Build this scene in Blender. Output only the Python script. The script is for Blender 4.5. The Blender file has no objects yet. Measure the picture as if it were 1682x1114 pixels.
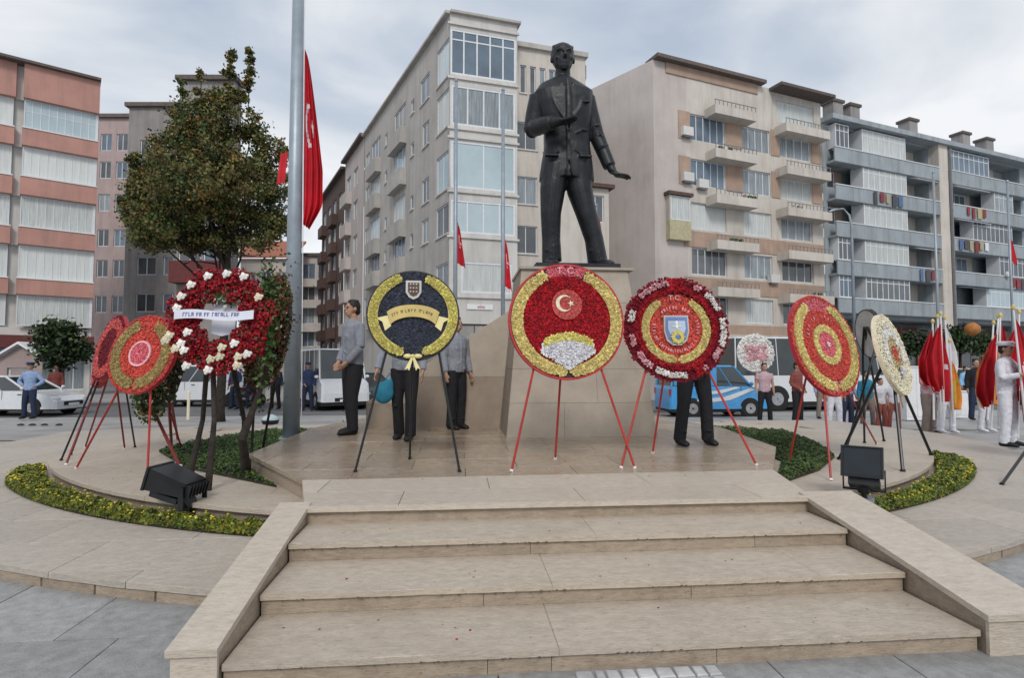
import bpy, bmesh, math, random
import numpy as np
from mathutils import Vector, Matrix, Euler
random.seed(7); rng = np.random.default_rng(7)
R = math.radians
SC = bpy.context.scene
COL = SC.collection

# ------------------------------------------------------------------ camera
CAM = Vector((0, 0, 1.34)); YAW = R(5.2); PITCH = R(2.62); FOC = 940.0
cd = bpy.data.cameras.new('camera'); cam = bpy.data.objects.new('camera', cd); COL.objects.link(cam)
cam.location = CAM; cam.rotation_euler = (R(90) + PITCH, 0, -YAW)
cd.sensor_width = 36; cd.lens = 36 * FOC / 1682; cd.clip_start = .05; cd.clip_end = 3000
SC.camera = cam
# ------------------------------------------------------------------ sky
w = bpy.data.worlds.new('World'); SC.world = w; w.use_nodes = True
nt = w.node_tree; nt.nodes.clear()
def N(nt, t, **k):
    n = nt.nodes.new(t)
    for a, b in k.items(): setattr(n, a, b)
    return n
out = N(nt, 'ShaderNodeOutputWorld'); bg = N(nt, 'ShaderNodeBackground'); bg.inputs[1].default_value = .1
sky = N(nt, 'ShaderNodeTexSky', sky_type='NISHITA', sun_disc=False)
sky.sun_elevation = R(40); sky.sun_rotation = R(184); sky.air_density = 1.2; sky.dust_density = 2
tc = N(nt, 'ShaderNodeTexCoord'); mp = N(nt, 'ShaderNodeMapping'); mp.inputs['Scale'].default_value = (1, 1, 2.6)
nz = N(nt, 'ShaderNodeTexNoise'); nz.inputs['Scale'].default_value = 2.1; nz.inputs['Detail'].default_value = 7; nz.inputs['Roughness'].default_value = .5; nz.inputs['Distortion'].default_value = .3
mp.inputs['Location'].default_value = (1.7, .6, .35)
cr = N(nt, 'ShaderNodeValToRGB')
for i, (p, c) in enumerate([(.32, (3.8, 4.4, 5.3)), (.44, (4.9, 5.35, 6.0)), (.53, (6.2, 6.45, 6.8)), (.64, (7.6, 7.65, 7.8))]):
    e = cr.color_ramp.elements[i] if i < 2 else cr.color_ramp.elements.new(p)
    e.position = p; e.color = (c[0] / 10, c[1] / 10, c[2] / 10, 1)
vm = N(nt, 'ShaderNodeVectorMath', operation='SCALE'); vm.inputs[3].default_value = 10
mx = N(nt, 'ShaderNodeMix', data_type='RGBA'); mx.inputs[0].default_value = .9
L = nt.links.new
L(tc.outputs['Generated'], mp.inputs[0]); L(mp.outputs[0], nz.inputs['Vector']); L(nz.outputs['Fac'], cr.inputs[0])
L(cr.outputs[0], vm.inputs[0]); L(sky.outputs[0], mx.inputs[6]); L(vm.outputs[0], mx.inputs[7]); L(mx.outputs[2], bg.inputs[0]); L(bg.outputs[0], out.inputs[0])
# ------------------------------------------------------------------ sun (overcast)
sd = bpy.data.lights.new('sun', 'SUN'); sun = bpy.data.objects.new('sun', sd); COL.objects.link(sun)
sd.energy = 1.25; sd.angle = R(16); sd.color = (1, .95, .88); sun.rotation_euler = (R(50), 0, R(-4))
SC.view_settings.view_transform = 'Standard'; SC.view_settings.look = 'None'; SC.view_settings.exposure = .36; SC.view_settings.gamma = 1
SC.view_settings.use_curve_mapping = False

# ------------------------------------------------------------------ geometry of the view, for measuring places
_r = Vector((math.cos(YAW), -math.sin(YAW), 0)); _fh = Vector((math.sin(YAW), math.cos(YAW), 0)); _z = Vector((0, 0, 1))
_f = _fh * math.cos(PITCH) + _z * math.sin(PITCH); _u = -_fh * math.sin(PITCH) + _z * math.cos(PITCH)
def ray(x, y): return _f + _r * ((x - 841) / FOC) + _u * ((557 - y) / FOC)
def on(x, y, z): d = ray(x, y); return CAM + d * ((z - CAM.z) / d.z)
def at(x, y, Y): d = ray(x, y); return CAM + d * (Y / d.y)
def cl(lat, dep, z=0): v = _r * lat + _fh * dep; return Vector((v.x, v.y, z))
def gz(y):
    if y < 8.5: return 0.0
    if y > 20: return -.5
    return -.5 * (y - 8.5) / 11.5
def ground_hit(px, py):
    z = -.25
    for _ in range(25): p = on(px, py, z); z = gz(p.y)
    return Vector((p.x, p.y, z))

# ------------------------------------------------------------------ materials
MATS = {}
def mat(name, col, rough=.7, streak=0, spec=.4, metal=0, var=.12, scale=6, bump=0, bscale=40, col2=None, stretch=None, coat=0, emit=0, dirt=0, dirtcol=None, dscale=1.2, trans=0, pits=0, osc=True):
    if name in MATS: return MATS[name]
    m = bpy.data.materials.new(name); m.use_nodes = True; nt = m.node_tree; L = nt.links.new
    b = nt.nodes['Principled BSDF']
    b.inputs['Roughness'].default_value = rough; b.inputs['Metallic'].default_value = metal
    b.inputs['Specular IOR Level'].default_value = spec; b.inputs['Coat Weight'].default_value = coat
    b.inputs['Transmission Weight'].default_value = trans
    g = N(nt, 'ShaderNodeNewGeometry'); mp = N(nt, 'ShaderNodeMapping'); L(g.outputs['Position'], mp.inputs[0])
    if stretch: mp.inputs['Scale'].default_value = stretch
    nz = N(nt, 'ShaderNodeTexNoise'); nz.inputs['Scale'].default_value = scale; nz.inputs['Detail'].default_value = 6; nz.inputs['Roughness'].default_value = .62
    L(mp.outputs[0], nz.inputs['Vector'])
    c2 = col2 or tuple(c * (1 - 2 * var) for c in col); c1 = col if col2 else tuple(min(1, c * (1 + var)) for c in col)
    cr = N(nt, 'ShaderNodeValToRGB'); cr.color_ramp.elements[0].position = .32; cr.color_ramp.elements[1].position = .68
    cr.color_ramp.elements[0].color = (*c2, 1); cr.color_ramp.elements[1].color = (*c1, 1)
    L(nz.outputs['Fac'], cr.inputs[0]); o = cr.outputs[0]
    if osc:   # each piece a little different
        oi = N(nt, 'ShaderNodeObjectInfo'); mr = N(nt, 'ShaderNodeMapRange'); mr.inputs[3].default_value = 1 - var; mr.inputs[4].default_value = 1 + var * .6
        L(oi.outputs['Random'], mr.inputs[0]); sc = N(nt, 'ShaderNodeVectorMath', operation='SCALE'); L(o, sc.inputs[0]); L(mr.outputs[0], sc.inputs[3]); o = sc.outputs[0]
    if dirt:
        d = N(nt, 'ShaderNodeTexNoise'); d.inputs['Scale'].default_value = dscale; d.inputs['Detail'].default_value = 8; d.inputs['Roughness'].default_value = .7
        L(g.outputs['Position'], d.inputs['Vector'])
        r2 = N(nt, 'ShaderNodeMapRange'); r2.inputs[1].default_value = .5; r2.inputs[2].default_value = .72; r2.inputs[3].default_value = 0; r2.inputs[4].default_value = dirt
        L(d.outputs['Fac'], r2.inputs[0]); mm = N(nt, 'ShaderNodeMix', data_type='RGBA'); L(r2.outputs[0], mm.inputs[0]); L(o, mm.inputs[6]); mm.inputs[7].default_value = (*(dirtcol or (.12, .09, .06)), 1); o = mm.outputs[2]
    if streak:   # rain streaks running down the walls
        d = N(nt, 'ShaderNodeTexNoise'); d.inputs['Scale'].default_value = 1; d.inputs['Detail'].default_value = 5; d.inputs['Roughness'].default_value = .65
        m3 = N(nt, 'ShaderNodeMapping'); m3.inputs['Scale'].default_value = (2.2, 2.2, .22); L(g.outputs['Position'], m3.inputs[0]); L(m3.outputs[0], d.inputs['Vector'])
        r4 = N(nt, 'ShaderNodeMapRange'); r4.inputs[1].default_value = .47; r4.inputs[2].default_value = .75; r4.inputs[4].default_value = streak
        L(d.outputs['Fac'], r4.inputs[0]); mm = N(nt, 'ShaderNodeMix', data_type='RGBA'); L(r4.outputs[0], mm.inputs[0]); L(o, mm.inputs[6]); mm.inputs[7].default_value = (.12, .11, .10, 1); o = mm.outputs[2]
    if pits:
        v = N(nt, 'ShaderNodeTexNoise'); v.inputs['Scale'].default_value = 1; v.inputs['Detail'].default_value = 5; v.inputs['Roughness'].default_value = .8
        m2 = N(nt, 'ShaderNodeMapping'); m2.inputs['Scale'].default_value = (30, 60, 60); L(g.outputs['Position'], m2.inputs[0]); L(m2.outputs[0], v.inputs['Vector'])
        r3 = N(nt, 'ShaderNodeMapRange'); r3.inputs[1].default_value = .56; r3.inputs[2].default_value = .66; r3.inputs[3].default_value = 0; r3.inputs[4].default_value = pits
        L(v.outputs['Fac'], r3.inputs[0]); mm = N(nt, 'ShaderNodeMix', data_type='RGBA'); L(r3.outputs[0], mm.inputs[0]); L(o, mm.inputs[6]); mm.inputs[7].default_value = (.16, .12, .085, 1); o = mm.outputs[2]
    L(o, b.inputs['Base Color'])
    if emit: L(o, b.inputs['Emission Color']); b.inputs['Emission Strength'].default_value = emit
    if bump:
        bn = N(nt, 'ShaderNodeTexNoise'); bn.inputs['Scale'].default_value = bscale; bn.inputs['Detail'].default_value = 4; L(mp.outputs[0], bn.inputs['Vector'])
        bu = N(nt, 'ShaderNodeBump'); bu.inputs['Strength'].default_value = bump; bu.inputs['Distance'].default_value = .01; L(bn.outputs['Fac'], bu.inputs['Height']); L(bu.outputs[0], b.inputs['Normal'])
    MATS[name] = m; return m
def M(n): return MATS[n]
TR = dict(rough=.42, stretch=(1, 1.8, 4), scale=13, bump=.4, bscale=30)
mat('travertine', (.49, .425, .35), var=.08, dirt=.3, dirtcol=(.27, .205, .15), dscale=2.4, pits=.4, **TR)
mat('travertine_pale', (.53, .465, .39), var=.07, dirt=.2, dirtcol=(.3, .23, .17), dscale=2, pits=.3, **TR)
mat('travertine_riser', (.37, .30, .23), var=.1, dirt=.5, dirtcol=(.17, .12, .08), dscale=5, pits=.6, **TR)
mat('travertine_outer', (.46, .415, .36), var=.08, dirt=.22, dirtcol=(.27, .22, .17), dscale=1.1, pits=.4, **TR)
mat('travertine_stained', (.41, .33, .245), var=.12, dirt=.9, dirtcol=(.24, .145, .09), dscale=1.5, pits=.5, **dict(TR, rough=.2))
mat('pedestal_stone', (.41, .355, .295), rough=.6, var=.08, scale=3, bump=.2, bscale=50, dirt=.2, dirtcol=(.27, .2, .15))
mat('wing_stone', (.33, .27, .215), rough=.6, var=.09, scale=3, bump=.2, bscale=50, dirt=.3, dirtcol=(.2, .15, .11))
mat('joint', (.10, .08, .06), var=.1)
mat('paving', (.32, .325, .325), rough=.5, var=.13, scale=14, bump=.4, bscale=90, dirt=.5, dirtcol=(.19, .19, .185), dscale=2.2, pits=.25)
mat('paving_far', (.36, .355, .35), rough=.5, var=.12, scale=.9, bump=.2, bscale=20, dirt=.5, dirtcol=(.2, .2, .2), dscale=.5)
mat('road', (.16, .16, .165), rough=.7, var=.1, scale=1, bump=.3, bscale=30)
mat('cobble', (.5, .5, .5), rough=.6, var=.15, bump=.4)
mat('bronze', streak=.07, col=(.012, .014, .018), rough=.44, spec=.45, metal=.3, var=.3, scale=7, bump=.35, bscale=35, col2=(.03, .034, .04))
mat('black', (.012, .012, .013), rough=.6, var=.2); mat('black_paint', (.014, .016, .018), rough=.35, var=.2)
mat('dark_glass_lamp', (.012, .018, .025), rough=.3, spec=.4, var=.1)
mat('steel', (.30, .35, .40), rough=.45, metal=.35, var=.08, scale=4, bump=.1, dirt=.25, dirtcol=(.2, .22, .24))
mat('red_paint', (.42, .035, .03), rough=.4, var=.15); mat('dark_red_paint', (.2, .02, .02), rough=.5, var=.15)
mat('red_flag', (.52, .012, .025), rough=.75, var=.15, scale=3); mat('white_cloth', (.7, .7, .74), rough=.8, var=.06)
mat('orange_cloth', (.75, .28, .04), rough=.8, var=.1); mat('gold_cloth', (.65, .45, .06), rough=.7, var=.1)
# ------------------------------------------------------------------ object helpers
WL = {}
def link(o, parent=None):
    COL.objects.link(o)
    if parent is not None: o.parent = parent
    return o
def tag(o, label=None, cat=None, group=None, kind=None):
    if label: o['label'] = label
    if cat: o['category'] = cat
    if group: o['group'] = group
    if kind: o['kind'] = kind
    return o
def thing(name, loc, label, cat, group=None, kind=None):
    o = bpy.data.objects.new(name, None); COL.objects.link(o); o.location = loc; WL[o.name] = Vector(loc); o.empty_display_size = .2
    return tag(o, label, cat, group, kind)
def mesh_obj(name, me, mats, parent=None, smooth=False, base=None):
    o = bpy.data.objects.new(name, me)
    for m in (mats if isinstance(mats, (list, tuple)) else [mats]): me.materials.append(MATS[m] if isinstance(m, str) else m)
    if smooth: me.polygons.foreach_set('use_smooth', [True] * len(me.polygons))
    off = WL[parent.name] if parent is not None else (Vector(base) if base is not None else Vector((0, 0, 0)))
    if off.length > 0: me.transform(Matrix.Translation(-off))
    link(o, parent)
    if parent is None: o.location = off
    WL[o.name] = off
    return o
class MB:
    def __init__(s): s.v = []; s.f = []; s.m = []
    def add(s, vs, fs, mi=0):
        k = len(s.v); s.v += [tuple(v) for v in vs]; s.f += [tuple(i + k for i in f) for f in fs]; s.m += [mi] * len(fs); return s
    def box(s, lo, hi, mi=0, mx=None):
        x0, y0, z0 = lo; x1, y1, z1 = hi
        vs = [(x0, y0, z0), (x1, y0, z0), (x1, y1, z0), (x0, y1, z0), (x0, y0, z1), (x1, y0, z1), (x1, y1, z1), (x0, y1, z1)]
        if mx is not None: vs = [mx @ Vector(v) for v in vs]
        return s.add(vs, [(0, 3, 2, 1), (4, 5, 6, 7), (0, 1, 5, 4), (1, 2, 6, 5), (2, 3, 7, 6), (3, 0, 4, 7)], mi)
    def prism(s, poly, z0, z1, mi=0, mx=None, ch=0):
        n = len(poly); vs = [(p[0], p[1], z0) for p in poly]; fs = []
        if ch:
            c = (sum(p[0] for p in poly) / n, sum(p[1] for p in poly) / n)
            vs += [(p[0], p[1], z1 - ch) for p in poly]
            ins = []
            for p in poly:
                d = math.hypot(p[0] - c[0], p[1] - c[1]) or 1; k = max(0, 1 - ch * 1.3 / d); ins.append((c[0] + (p[0] - c[0]) * k, c[1] + (p[1] - c[1]) * k, z1))
            vs += ins; rows = 3
        else: vs += [(p[0], p[1], z1) for p in poly]; rows = 2
        if mx is not None: vs = [mx @ Vector(v) for v in vs]
        for r in range(rows - 1):
            for i in range(n): j = (i + 1) % n; fs.append((r * n + i, r * n + j, (r + 1) * n + j, (r + 1) * n + i))
        fs.append(tuple(reversed(range(n)))); fs.append(tuple((rows - 1) * n + i for i in range(n)))
        return s.add(vs, fs, mi)
    def tube(s, pts, rad, seg=10, mi=0, ref=None, cap=True, pw=1.0):
        """rad: list of r or (ra, rb); ra is across ref direction x axis"""
        pts = [Vector(p) for p in pts]; n = len(pts)
        if not isinstance(rad, (list, tuple)): rad = [rad] * n
        rings = []
        ref = Vector(ref) if ref is not None else None
        for i in range(n):
            t = (pts[min(i + 1, n - 1)] - pts[max(i - 1, 0)])
            if t.length < 1e-9: t = Vector((0, 0, 1))
            t.normalize()
            a = (ref if ref is not None else (Vector((1, 0, 0)) if abs(t.x) < .8 else Vector((0, 1, 0))))
            a = (a - t * a.dot(t)); a.normalize(); b = t.cross(a)
            r = rad[i]; ra, rb = r if isinstance(r, (list, tuple)) else (r, r)
            rg = []
            for k in range(seg):
                c, q = math.cos(2 * math.pi * k / seg), math.sin(2 * math.pi * k / seg)
                if pw != 1: c = math.copysign(abs(c) ** pw, c); q = math.copysign(abs(q) ** pw, q)
                rg.append(pts[i] + a * ra * c + b * rb * q)
            rings.append(rg)
        vs = [v for r in rings for v in r]; fs = []
        for i in range(n - 1):
            for k in range(seg): j = (k + 1) % seg; fs.append((i * seg + k, i * seg + j, (i + 1) * seg + j, (i + 1) * seg + k))
        if cap: fs.append(tuple(reversed(range(seg)))); fs.append(tuple((n - 1) * seg + k for k in range(seg)))
        return s.add(vs, fs, mi)
    def ball(s, c, r, seg=10, rn=7, mi=0, mx=None):
        rx, ry, rz = r if isinstance(r, (list, tuple)) else (r, r, r); c = Vector(c)
        vs = [Vector((0, 0, -rz))]; 
        for i in range(1, rn):
            a = math.pi * i / rn - math.pi / 2
            for k in range(seg): b = 2 * math.pi * k / seg; vs.append(Vector((rx * math.cos(a) * math.cos(b), ry * math.cos(a) * math.sin(b), rz * math.sin(a))))
        vs.append(Vector((0, 0, rz))); fs = []
        for k in range(seg): fs.append((0, 1 + (k + 1) % seg, 1 + k))
        for i in range(rn - 2):
            for k in range(seg): j = (k + 1) % seg; o = 1 + i * seg; fs.append((o + k, o + j, o + seg + j, o + seg + k))
        o = 1 + (rn - 2) * seg
        for k in range(seg): fs.append((o + k, o + (k + 1) % seg, len(vs) - 1))
        vs = [(c + v) for v in vs]
        if mx is not None: vs = [mx @ v for v in vs]
        return s.add(vs, fs, mi)
    def xf(s, mx): s.v = [tuple(mx @ Vector(v)) for v in s.v]; return s
    def mesh(s, name='m'):
        me = bpy.data.meshes.new(name); me.from_pydata(s.v, [], s.f); 
        if any(s.m): me.polygons.foreach_set('material_index', s.m)
        me.update(); return me
    def build(s, name, mats, parent=None, smooth=False, base=None): return mesh_obj(name, s.mesh(name), mats, parent, smooth, base)
def remesh(me, vox, smooth=1, it=None):
    o = bpy.data.objects.new('tmp', me); COL.objects.link(o)
    m = o.modifiers.new('r', 'REMESH'); m.mode = 'VOXEL'; m.voxel_size = vox; m.use_smooth_shade = True
    if smooth: m2 = o.modifiers.new('s', 'SMOOTH'); m2.iterations = smooth; m2.factor = .5
    dg = bpy.context.evaluated_depsgraph_get(); dg.update(); r = bpy.data.meshes.new_from_object(o.evaluated_get(dg))
    bpy.data.objects.remove(o); return r
def quads(name, C, Nn, size, mats, mis=None, parent=None, base=None, asp=1.5):
    """many small leaf quads: C centres (n,3), Nn normals (n,3)"""
    n = len(C); Nn = Nn / np.linalg.norm(Nn, axis=1, keepdims=True)
    t = rng.normal(size=(n, 3)); t -= Nn * (t * Nn).sum(1, keepdims=True); t /= np.linalg.norm(t, axis=1, keepdims=True); b = np.cross(Nn, t)
    sz = (np.asarray(size) * (.7 + .6 * rng.random(n)))[:, None] if np.ndim(size) == 0 else np.asarray(size)[:, None]
    P = np.empty((n, 4, 3)); P[:, 0] = C - t * sz * asp * .5; P[:, 1] = C + b * sz * .5; P[:, 2] = C + t * sz * asp * .5; P[:, 3] = C - b * sz * .5
    me = bpy.data.meshes.new(name); me.vertices.add(4 * n); me.vertices.foreach_set('co', P.ravel()); me.loops.add(4 * n); me.loops.foreach_set('vertex_index', np.arange(4 * n, dtype=np.int32))
    me.polygons.add(n); me.polygons.foreach_set('loop_start', np.arange(0, 4 * n, 4, dtype=np.int32)); me.polygons.foreach_set('loop_total', np.full(n, 4, dtype=np.int32))
    if mis is not None: me.polygons.foreach_set('material_index', np.asarray(mis, dtype=np.int32))
    me.update(calc_edges=True); return mesh_obj(name, me, mats, parent, base=base)
def clip(poly, a, b, c):   # keep a*x+b*y<=c
    o = []; n = len(poly)
    for i in range(n):
        p, q = poly[i], poly[(i + 1) % n]; dp, dq = a * p[0] + b * p[1] - c, a * q[0] + b * q[1] - c
        if dp <= 0: o.append(p)
        if dp * dq < 0: t = dp / (dp - dq); o.append((p[0] + (q[0] - p[0]) * t, p[1] + (q[1] - p[1]) * t))
    return o
def clip_poly(poly, conv):   # conv counter-clockwise
    n = len(conv)
    for i in range(n):
        p, q = conv[i], conv[(i + 1) % n]; a, b = (q[1] - p[1]), -(q[0] - p[0]); poly = clip(poly, a, b, a * p[0] + b * p[1])
        if len(poly) < 3: return []
    return poly
def area(p): return .5 * abs(sum(p[i][0] * p[(i + 1) % len(p)][1] - p[(i + 1) % len(p)][0] * p[i][1] for i in range(len(p))))
def slabs(parent, conv, z0, z1, cw, ch, m, ang=0, off=(0, 0), gap=.004, brick=True, keep=None, name='paving_slab', jit=.001):
    ca, sa = math.cos(ang), math.sin(ang)
    L_ = [(p[0] * ca + p[1] * sa, -p[0] * sa + p[1] * ca) for p in conv]
    x0, x1 = min(p[0] for p in L_), max(p[0] for p in L_); y0, y1 = min(p[1] for p in L_), max(p[1] for p in L_)
    j = math.floor((y0 - off[1]) / ch)
    while off[1] + j * ch < y1:
        s = (j % 2) * cw * .5 if brick else 0; i = math.floor((x0 - off[0] - s) / cw)
        while off[0] + s + i * cw < x1:
            a, b = off[0] + s + i * cw, off[1] + j * ch; i += 1
            cell = [(a + gap, b + gap), (a + cw - gap, b + gap), (a + cw - gap, b + ch - gap), (a + gap, b + ch - gap)]
            c = clip_poly(cell, L_)
            if len(c) < 3 or area(c) < .004: continue
            c = [(p[0] * ca - p[1] * sa, p[0] * sa + p[1] * ca) for p in c]
            mc = (sum(p[0] for p in c) / len(c), sum(p[1] for p in c) / len(c))
            if keep and not keep(mc[0], mc[1]): continue
            MB().prism(c, z0, z1 + random.uniform(-jit, jit), ch=.002).build(name, m, parent)
        j += 1
def inpoly(P, poly):
    x, y = P[:, 0], P[:, 1]; r = np.zeros(len(P), bool); n = len(poly)
    for i in range(n):
        (xi, yi), (xj, yj) = poly[i], poly[i - 1]
        r ^= ((yi > y) != (yj > y)) & (x < (xj - xi) * (y - yi) / (yj - yi + 1e-12) + xi)
    return r
def scatter(poly, n):
    a = np.array(poly); lo, hi = a.min(0), a.max(0); o = []
    tot = 0
    while tot < n:
        P = lo + rng.random((n * 2, 2)) * (hi - lo); P = P[inpoly(P, poly)]; o.append(P); tot += len(P)
    return np.concatenate(o)[:n]
def circ(cx, cy, r, a0, a1, n): return [(cx + r * math.cos(R(a0 + (a1 - a0) * i / n)), cy + r * math.sin(R(a0 + (a1 - a0) * i / n))) for i in range(n + 1)]
# ------------------------------------------------------------------ ground
g = MB()
ys = [-6, 2, 8.5, 20, 27, 3000]
xs = [-1500, -60, -20, 0, 20, 60, 1500]
for j, y in enumerate(ys):
    for x in xs: g.v.append((x, y, gz(y) - .03 if y < 8 else gz(y) - .03))
for j in range(len(ys) - 1):
    for i in range(len(xs) - 1): a = j * len(xs) + i; g.f.append((a, a + 1, a + 1 + len(xs), a + len(xs))); g.m.append(0)
ground = tag(g.build('ground', 'paving_far'), kind='structure')
rd = MB().add([(-80, 22, -.52), (90, 22, -.52), (90, 30, -.52), (-80, 30, -.52)], [(0, 1, 2, 3)])
tag(rd.build('road', 'road'), kind='structure')
# near plaza of grey slabs
plaza = tag(MB().box((-5.2, .6, -.029), (9.5, 5.4, -.022)).build('plaza', 'joint'), kind='structure')
slabs(plaza, [(-4.8, 1.6), (8.8, 1.6), (8.8, 5.0), (-4.8, 5.0)], -.02, 0, .61, .91, 'paving', off=(-1.66, 2.13), gap=.003, brick=True,
      keep=lambda x, y: (x - .69) ** 2 + (y - 11.3) ** 2 > 7.7 ** 2 and not (-.9 < x < 2.4 and y > 2.9))
far = tag(MB().add([(-9.5, 12.6, gz(12.6) - .015), (12.5, 12.6, gz(12.6) - .015), (12.5, 20, gz(20) - .015), (-9.5, 20, gz(20) - .015)], [(0, 1, 2, 3)]).build('pavement', 'paving_far'), kind='structure')
# sloping far plaza joints: big slabs as real pieces where they still read
for i in range(-9, 11):
    for j in range(0, 6):
        y0 = 12.7 + j * 1.2; x0 = i * 1.2
        a, b = gz(y0), gz(y0 + 1.19)
        MB().add([(x0, y0, a), (x0 + 1.19, y0, a), (x0 + 1.19, y0 + 1.19, b), (x0, y0 + 1.19, b), (x0, y0, a - .02), (x0 + 1.19, y0, a - .02), (x0 + 1.19, y0 + 1.19, b - .02), (x0, y0 + 1.19, b - .02)],
                 [(0, 1, 2, 3), (4, 5, 1, 0), (5, 6, 2, 1), (6, 7, 3, 2), (7, 4, 0, 3)]).build('paving_slab', 'paving_far', far)
# pale cobble kerb row bottom centre
ck = tag(MB().box((.5, 2.2, .0005), (1.1, 2.515, .0025)).build('cobble_strip', 'paving'), kind='structure')
x = .5
while x < 1.08:
    wd = random.uniform(.045, .09)
    for k, y in enumerate((2.43, 2.34)):
        MB().prism([(x, y), (x + wd - .008, y + .004), (x + wd - .01, y + .075), (x + .004, y + .078)], .002, .014, ch=.005).build('cobble', 'cobble', ck)
    x += wd
# outer ring terrace
RC = (.69, 11.3)
ringp = circ(*RC, 8.2, 195, 345, 40) + [(8.75, 9.6), (8.3, 12.3), (3, 12.6), (-4, 12.6), (-7.3, 11.5)]
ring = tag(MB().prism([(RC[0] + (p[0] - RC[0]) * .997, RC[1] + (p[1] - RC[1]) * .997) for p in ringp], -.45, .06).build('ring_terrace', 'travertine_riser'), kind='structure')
def innerA(x, y): return (x - .72) ** 2 + (y - 10.6) ** 2 < 5.7 ** 2 or (-.95 < x < 2.42 and y < 5)
slabs(ring, ringp, .062, .10, 1.1, .62, 'travertine_outer', off=(-1.9, 3.1), gap=.0025, keep=lambda x, y: not innerA(x, y))
# curved kerb stones under the ring nosing (risers)
for i in range(46):
    a0, a1 = 205 + i * 3, 205 + (i + 1) * 3 - .12
    p = [*circ(*RC, 8.185, a0, a1, 2), *reversed(circ(*RC, 8.13, a0, a1, 2))]
    if -1.15 < p[1][0] < 2.6: continue
    MB().prism(p, 0, .055).build('kerb_stone', 'travertine_riser', ring)
# inner terrace A
AC = (.72, 10.62); ZA = .25
Ap = circ(*AC, 6.48, 213, 327, 40) + [(6.3, 7.9), (6.1, 9.2), (5.3, 10.6), (0.7, 11.2), (-3.2, 10.7), (-4.4, 9.4), (-4.95, 8.2)]
Ain = [(AC[0] + (p[0] - AC[0]) * .993, AC[1] + (p[1] - AC[1]) * .993) for p in Ap]
terr = tag(MB().prism(Ain, .05, ZA - .038).build('inner_terrace', 'travertine_riser'), kind='structure')
Bneck = [(-1.0, 3.86), (2.47, 3.86), (2.75, 4.85), (-1.25, 4.75)]
Bhex = [(-1.25, 4.75), (2.75, 4.85), (3.55, 6.2), (3.85, 8.2), (3.5, 10.2), (-1.7, 10.2), (-2.15, 8.6), (-2.18, 6.2)]
def inB(x, y): return inpoly(np.array([[x, y]]), Bneck)[0] or inpoly(np.array([[x, y]]), Bhex)[0]
slabs(terr, Ap, ZA - .036, ZA, 1.0, .5, 'travertine', off=(-.6, 4.05), gap=.0015, keep=lambda x, y: not (-.9 < x < 2.4 and y > 4.2))
# central platform B
B1 = [(-.97, 3.86), (-1.22, 4.75)]
plat = thing('statue_platform', (.7, 6, 0), None, None, kind='structure')
def inset(poly, k): c = (sum(p[0] for p in poly) / len(poly), sum(p[1] for p in poly) / len(poly)); return [(c[0] + (p[0] - c[0]) * k, c[1] + (p[1] - c[1]) * k) for p in poly]
MB().prism(inset(Bneck, .99), .05, .38).prism(inset(Bhex, .99), .05, .381).build('platform_core', 'travertine_riser', plat)
slabs(plat, Bneck, .384, .42, 1.25, .46, 'travertine_pale', off=(-.4, 3.84), gap=.002)
slabs(plat, Bhex, .384, .42, .95, .46, 'travertine_stained', off=(-.9, 4.76), gap=.002)
# stair flight
lerp_ = lambda a, b, t: a + (b - a) * t
st = thing('stair_flight', (.74, 3.2, 0), None, None, kind='structure')
NY = [2.52, 2.97, 3.43, 3.85]; X0, X1 = -.975, 2.425
for k, y in enumerate(NY):
    z = .105 * (k + 1); yb = NY[k + 1] if k < 3 else 4.0
    MB().box((X0 + .01, y + .03, -.02), (X1 - .01, yb + .028 if k < 3 else 3.95, z - .034)).build('stair_core', 'joint', st)
    # treads
    if k < 3:
        x = X0
        while x < X1 - .05:
            x2 = min(X1, x + random.uniform(1.4, 2.1)); x2 = X1 if X1 - x2 < .4 else x2
            nn = int((x2 - x) / .05); poly = [(lerp_(x + .0006, x2 - .0006, i / nn), y + random.uniform(-.0012, .0018) + (.006 if random.random() < .02 else 0)) for i in range(nn + 1)] + [(x2 - .0006, yb + .026), (x + .0006, yb + .026)]
            MB().prism(poly, z - .03, z, ch=.003).build('tread', 'travertine', st); x = x2
    x = X0; ln = (.28, .3, .75, 1.1) if k == 0 else (1.1, 1.4)
    while x < X1 - .05:
        x2 = min(X1, x + random.choice(ln)); x2 = X1 if X1 - x2 < .2 else x2
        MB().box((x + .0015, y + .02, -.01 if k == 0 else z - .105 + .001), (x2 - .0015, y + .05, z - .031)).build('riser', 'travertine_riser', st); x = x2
MB().box((X0, 3.83, .39), (X1, 3.858, .4195)).build('tread', 'travertine_pale', st)
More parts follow.
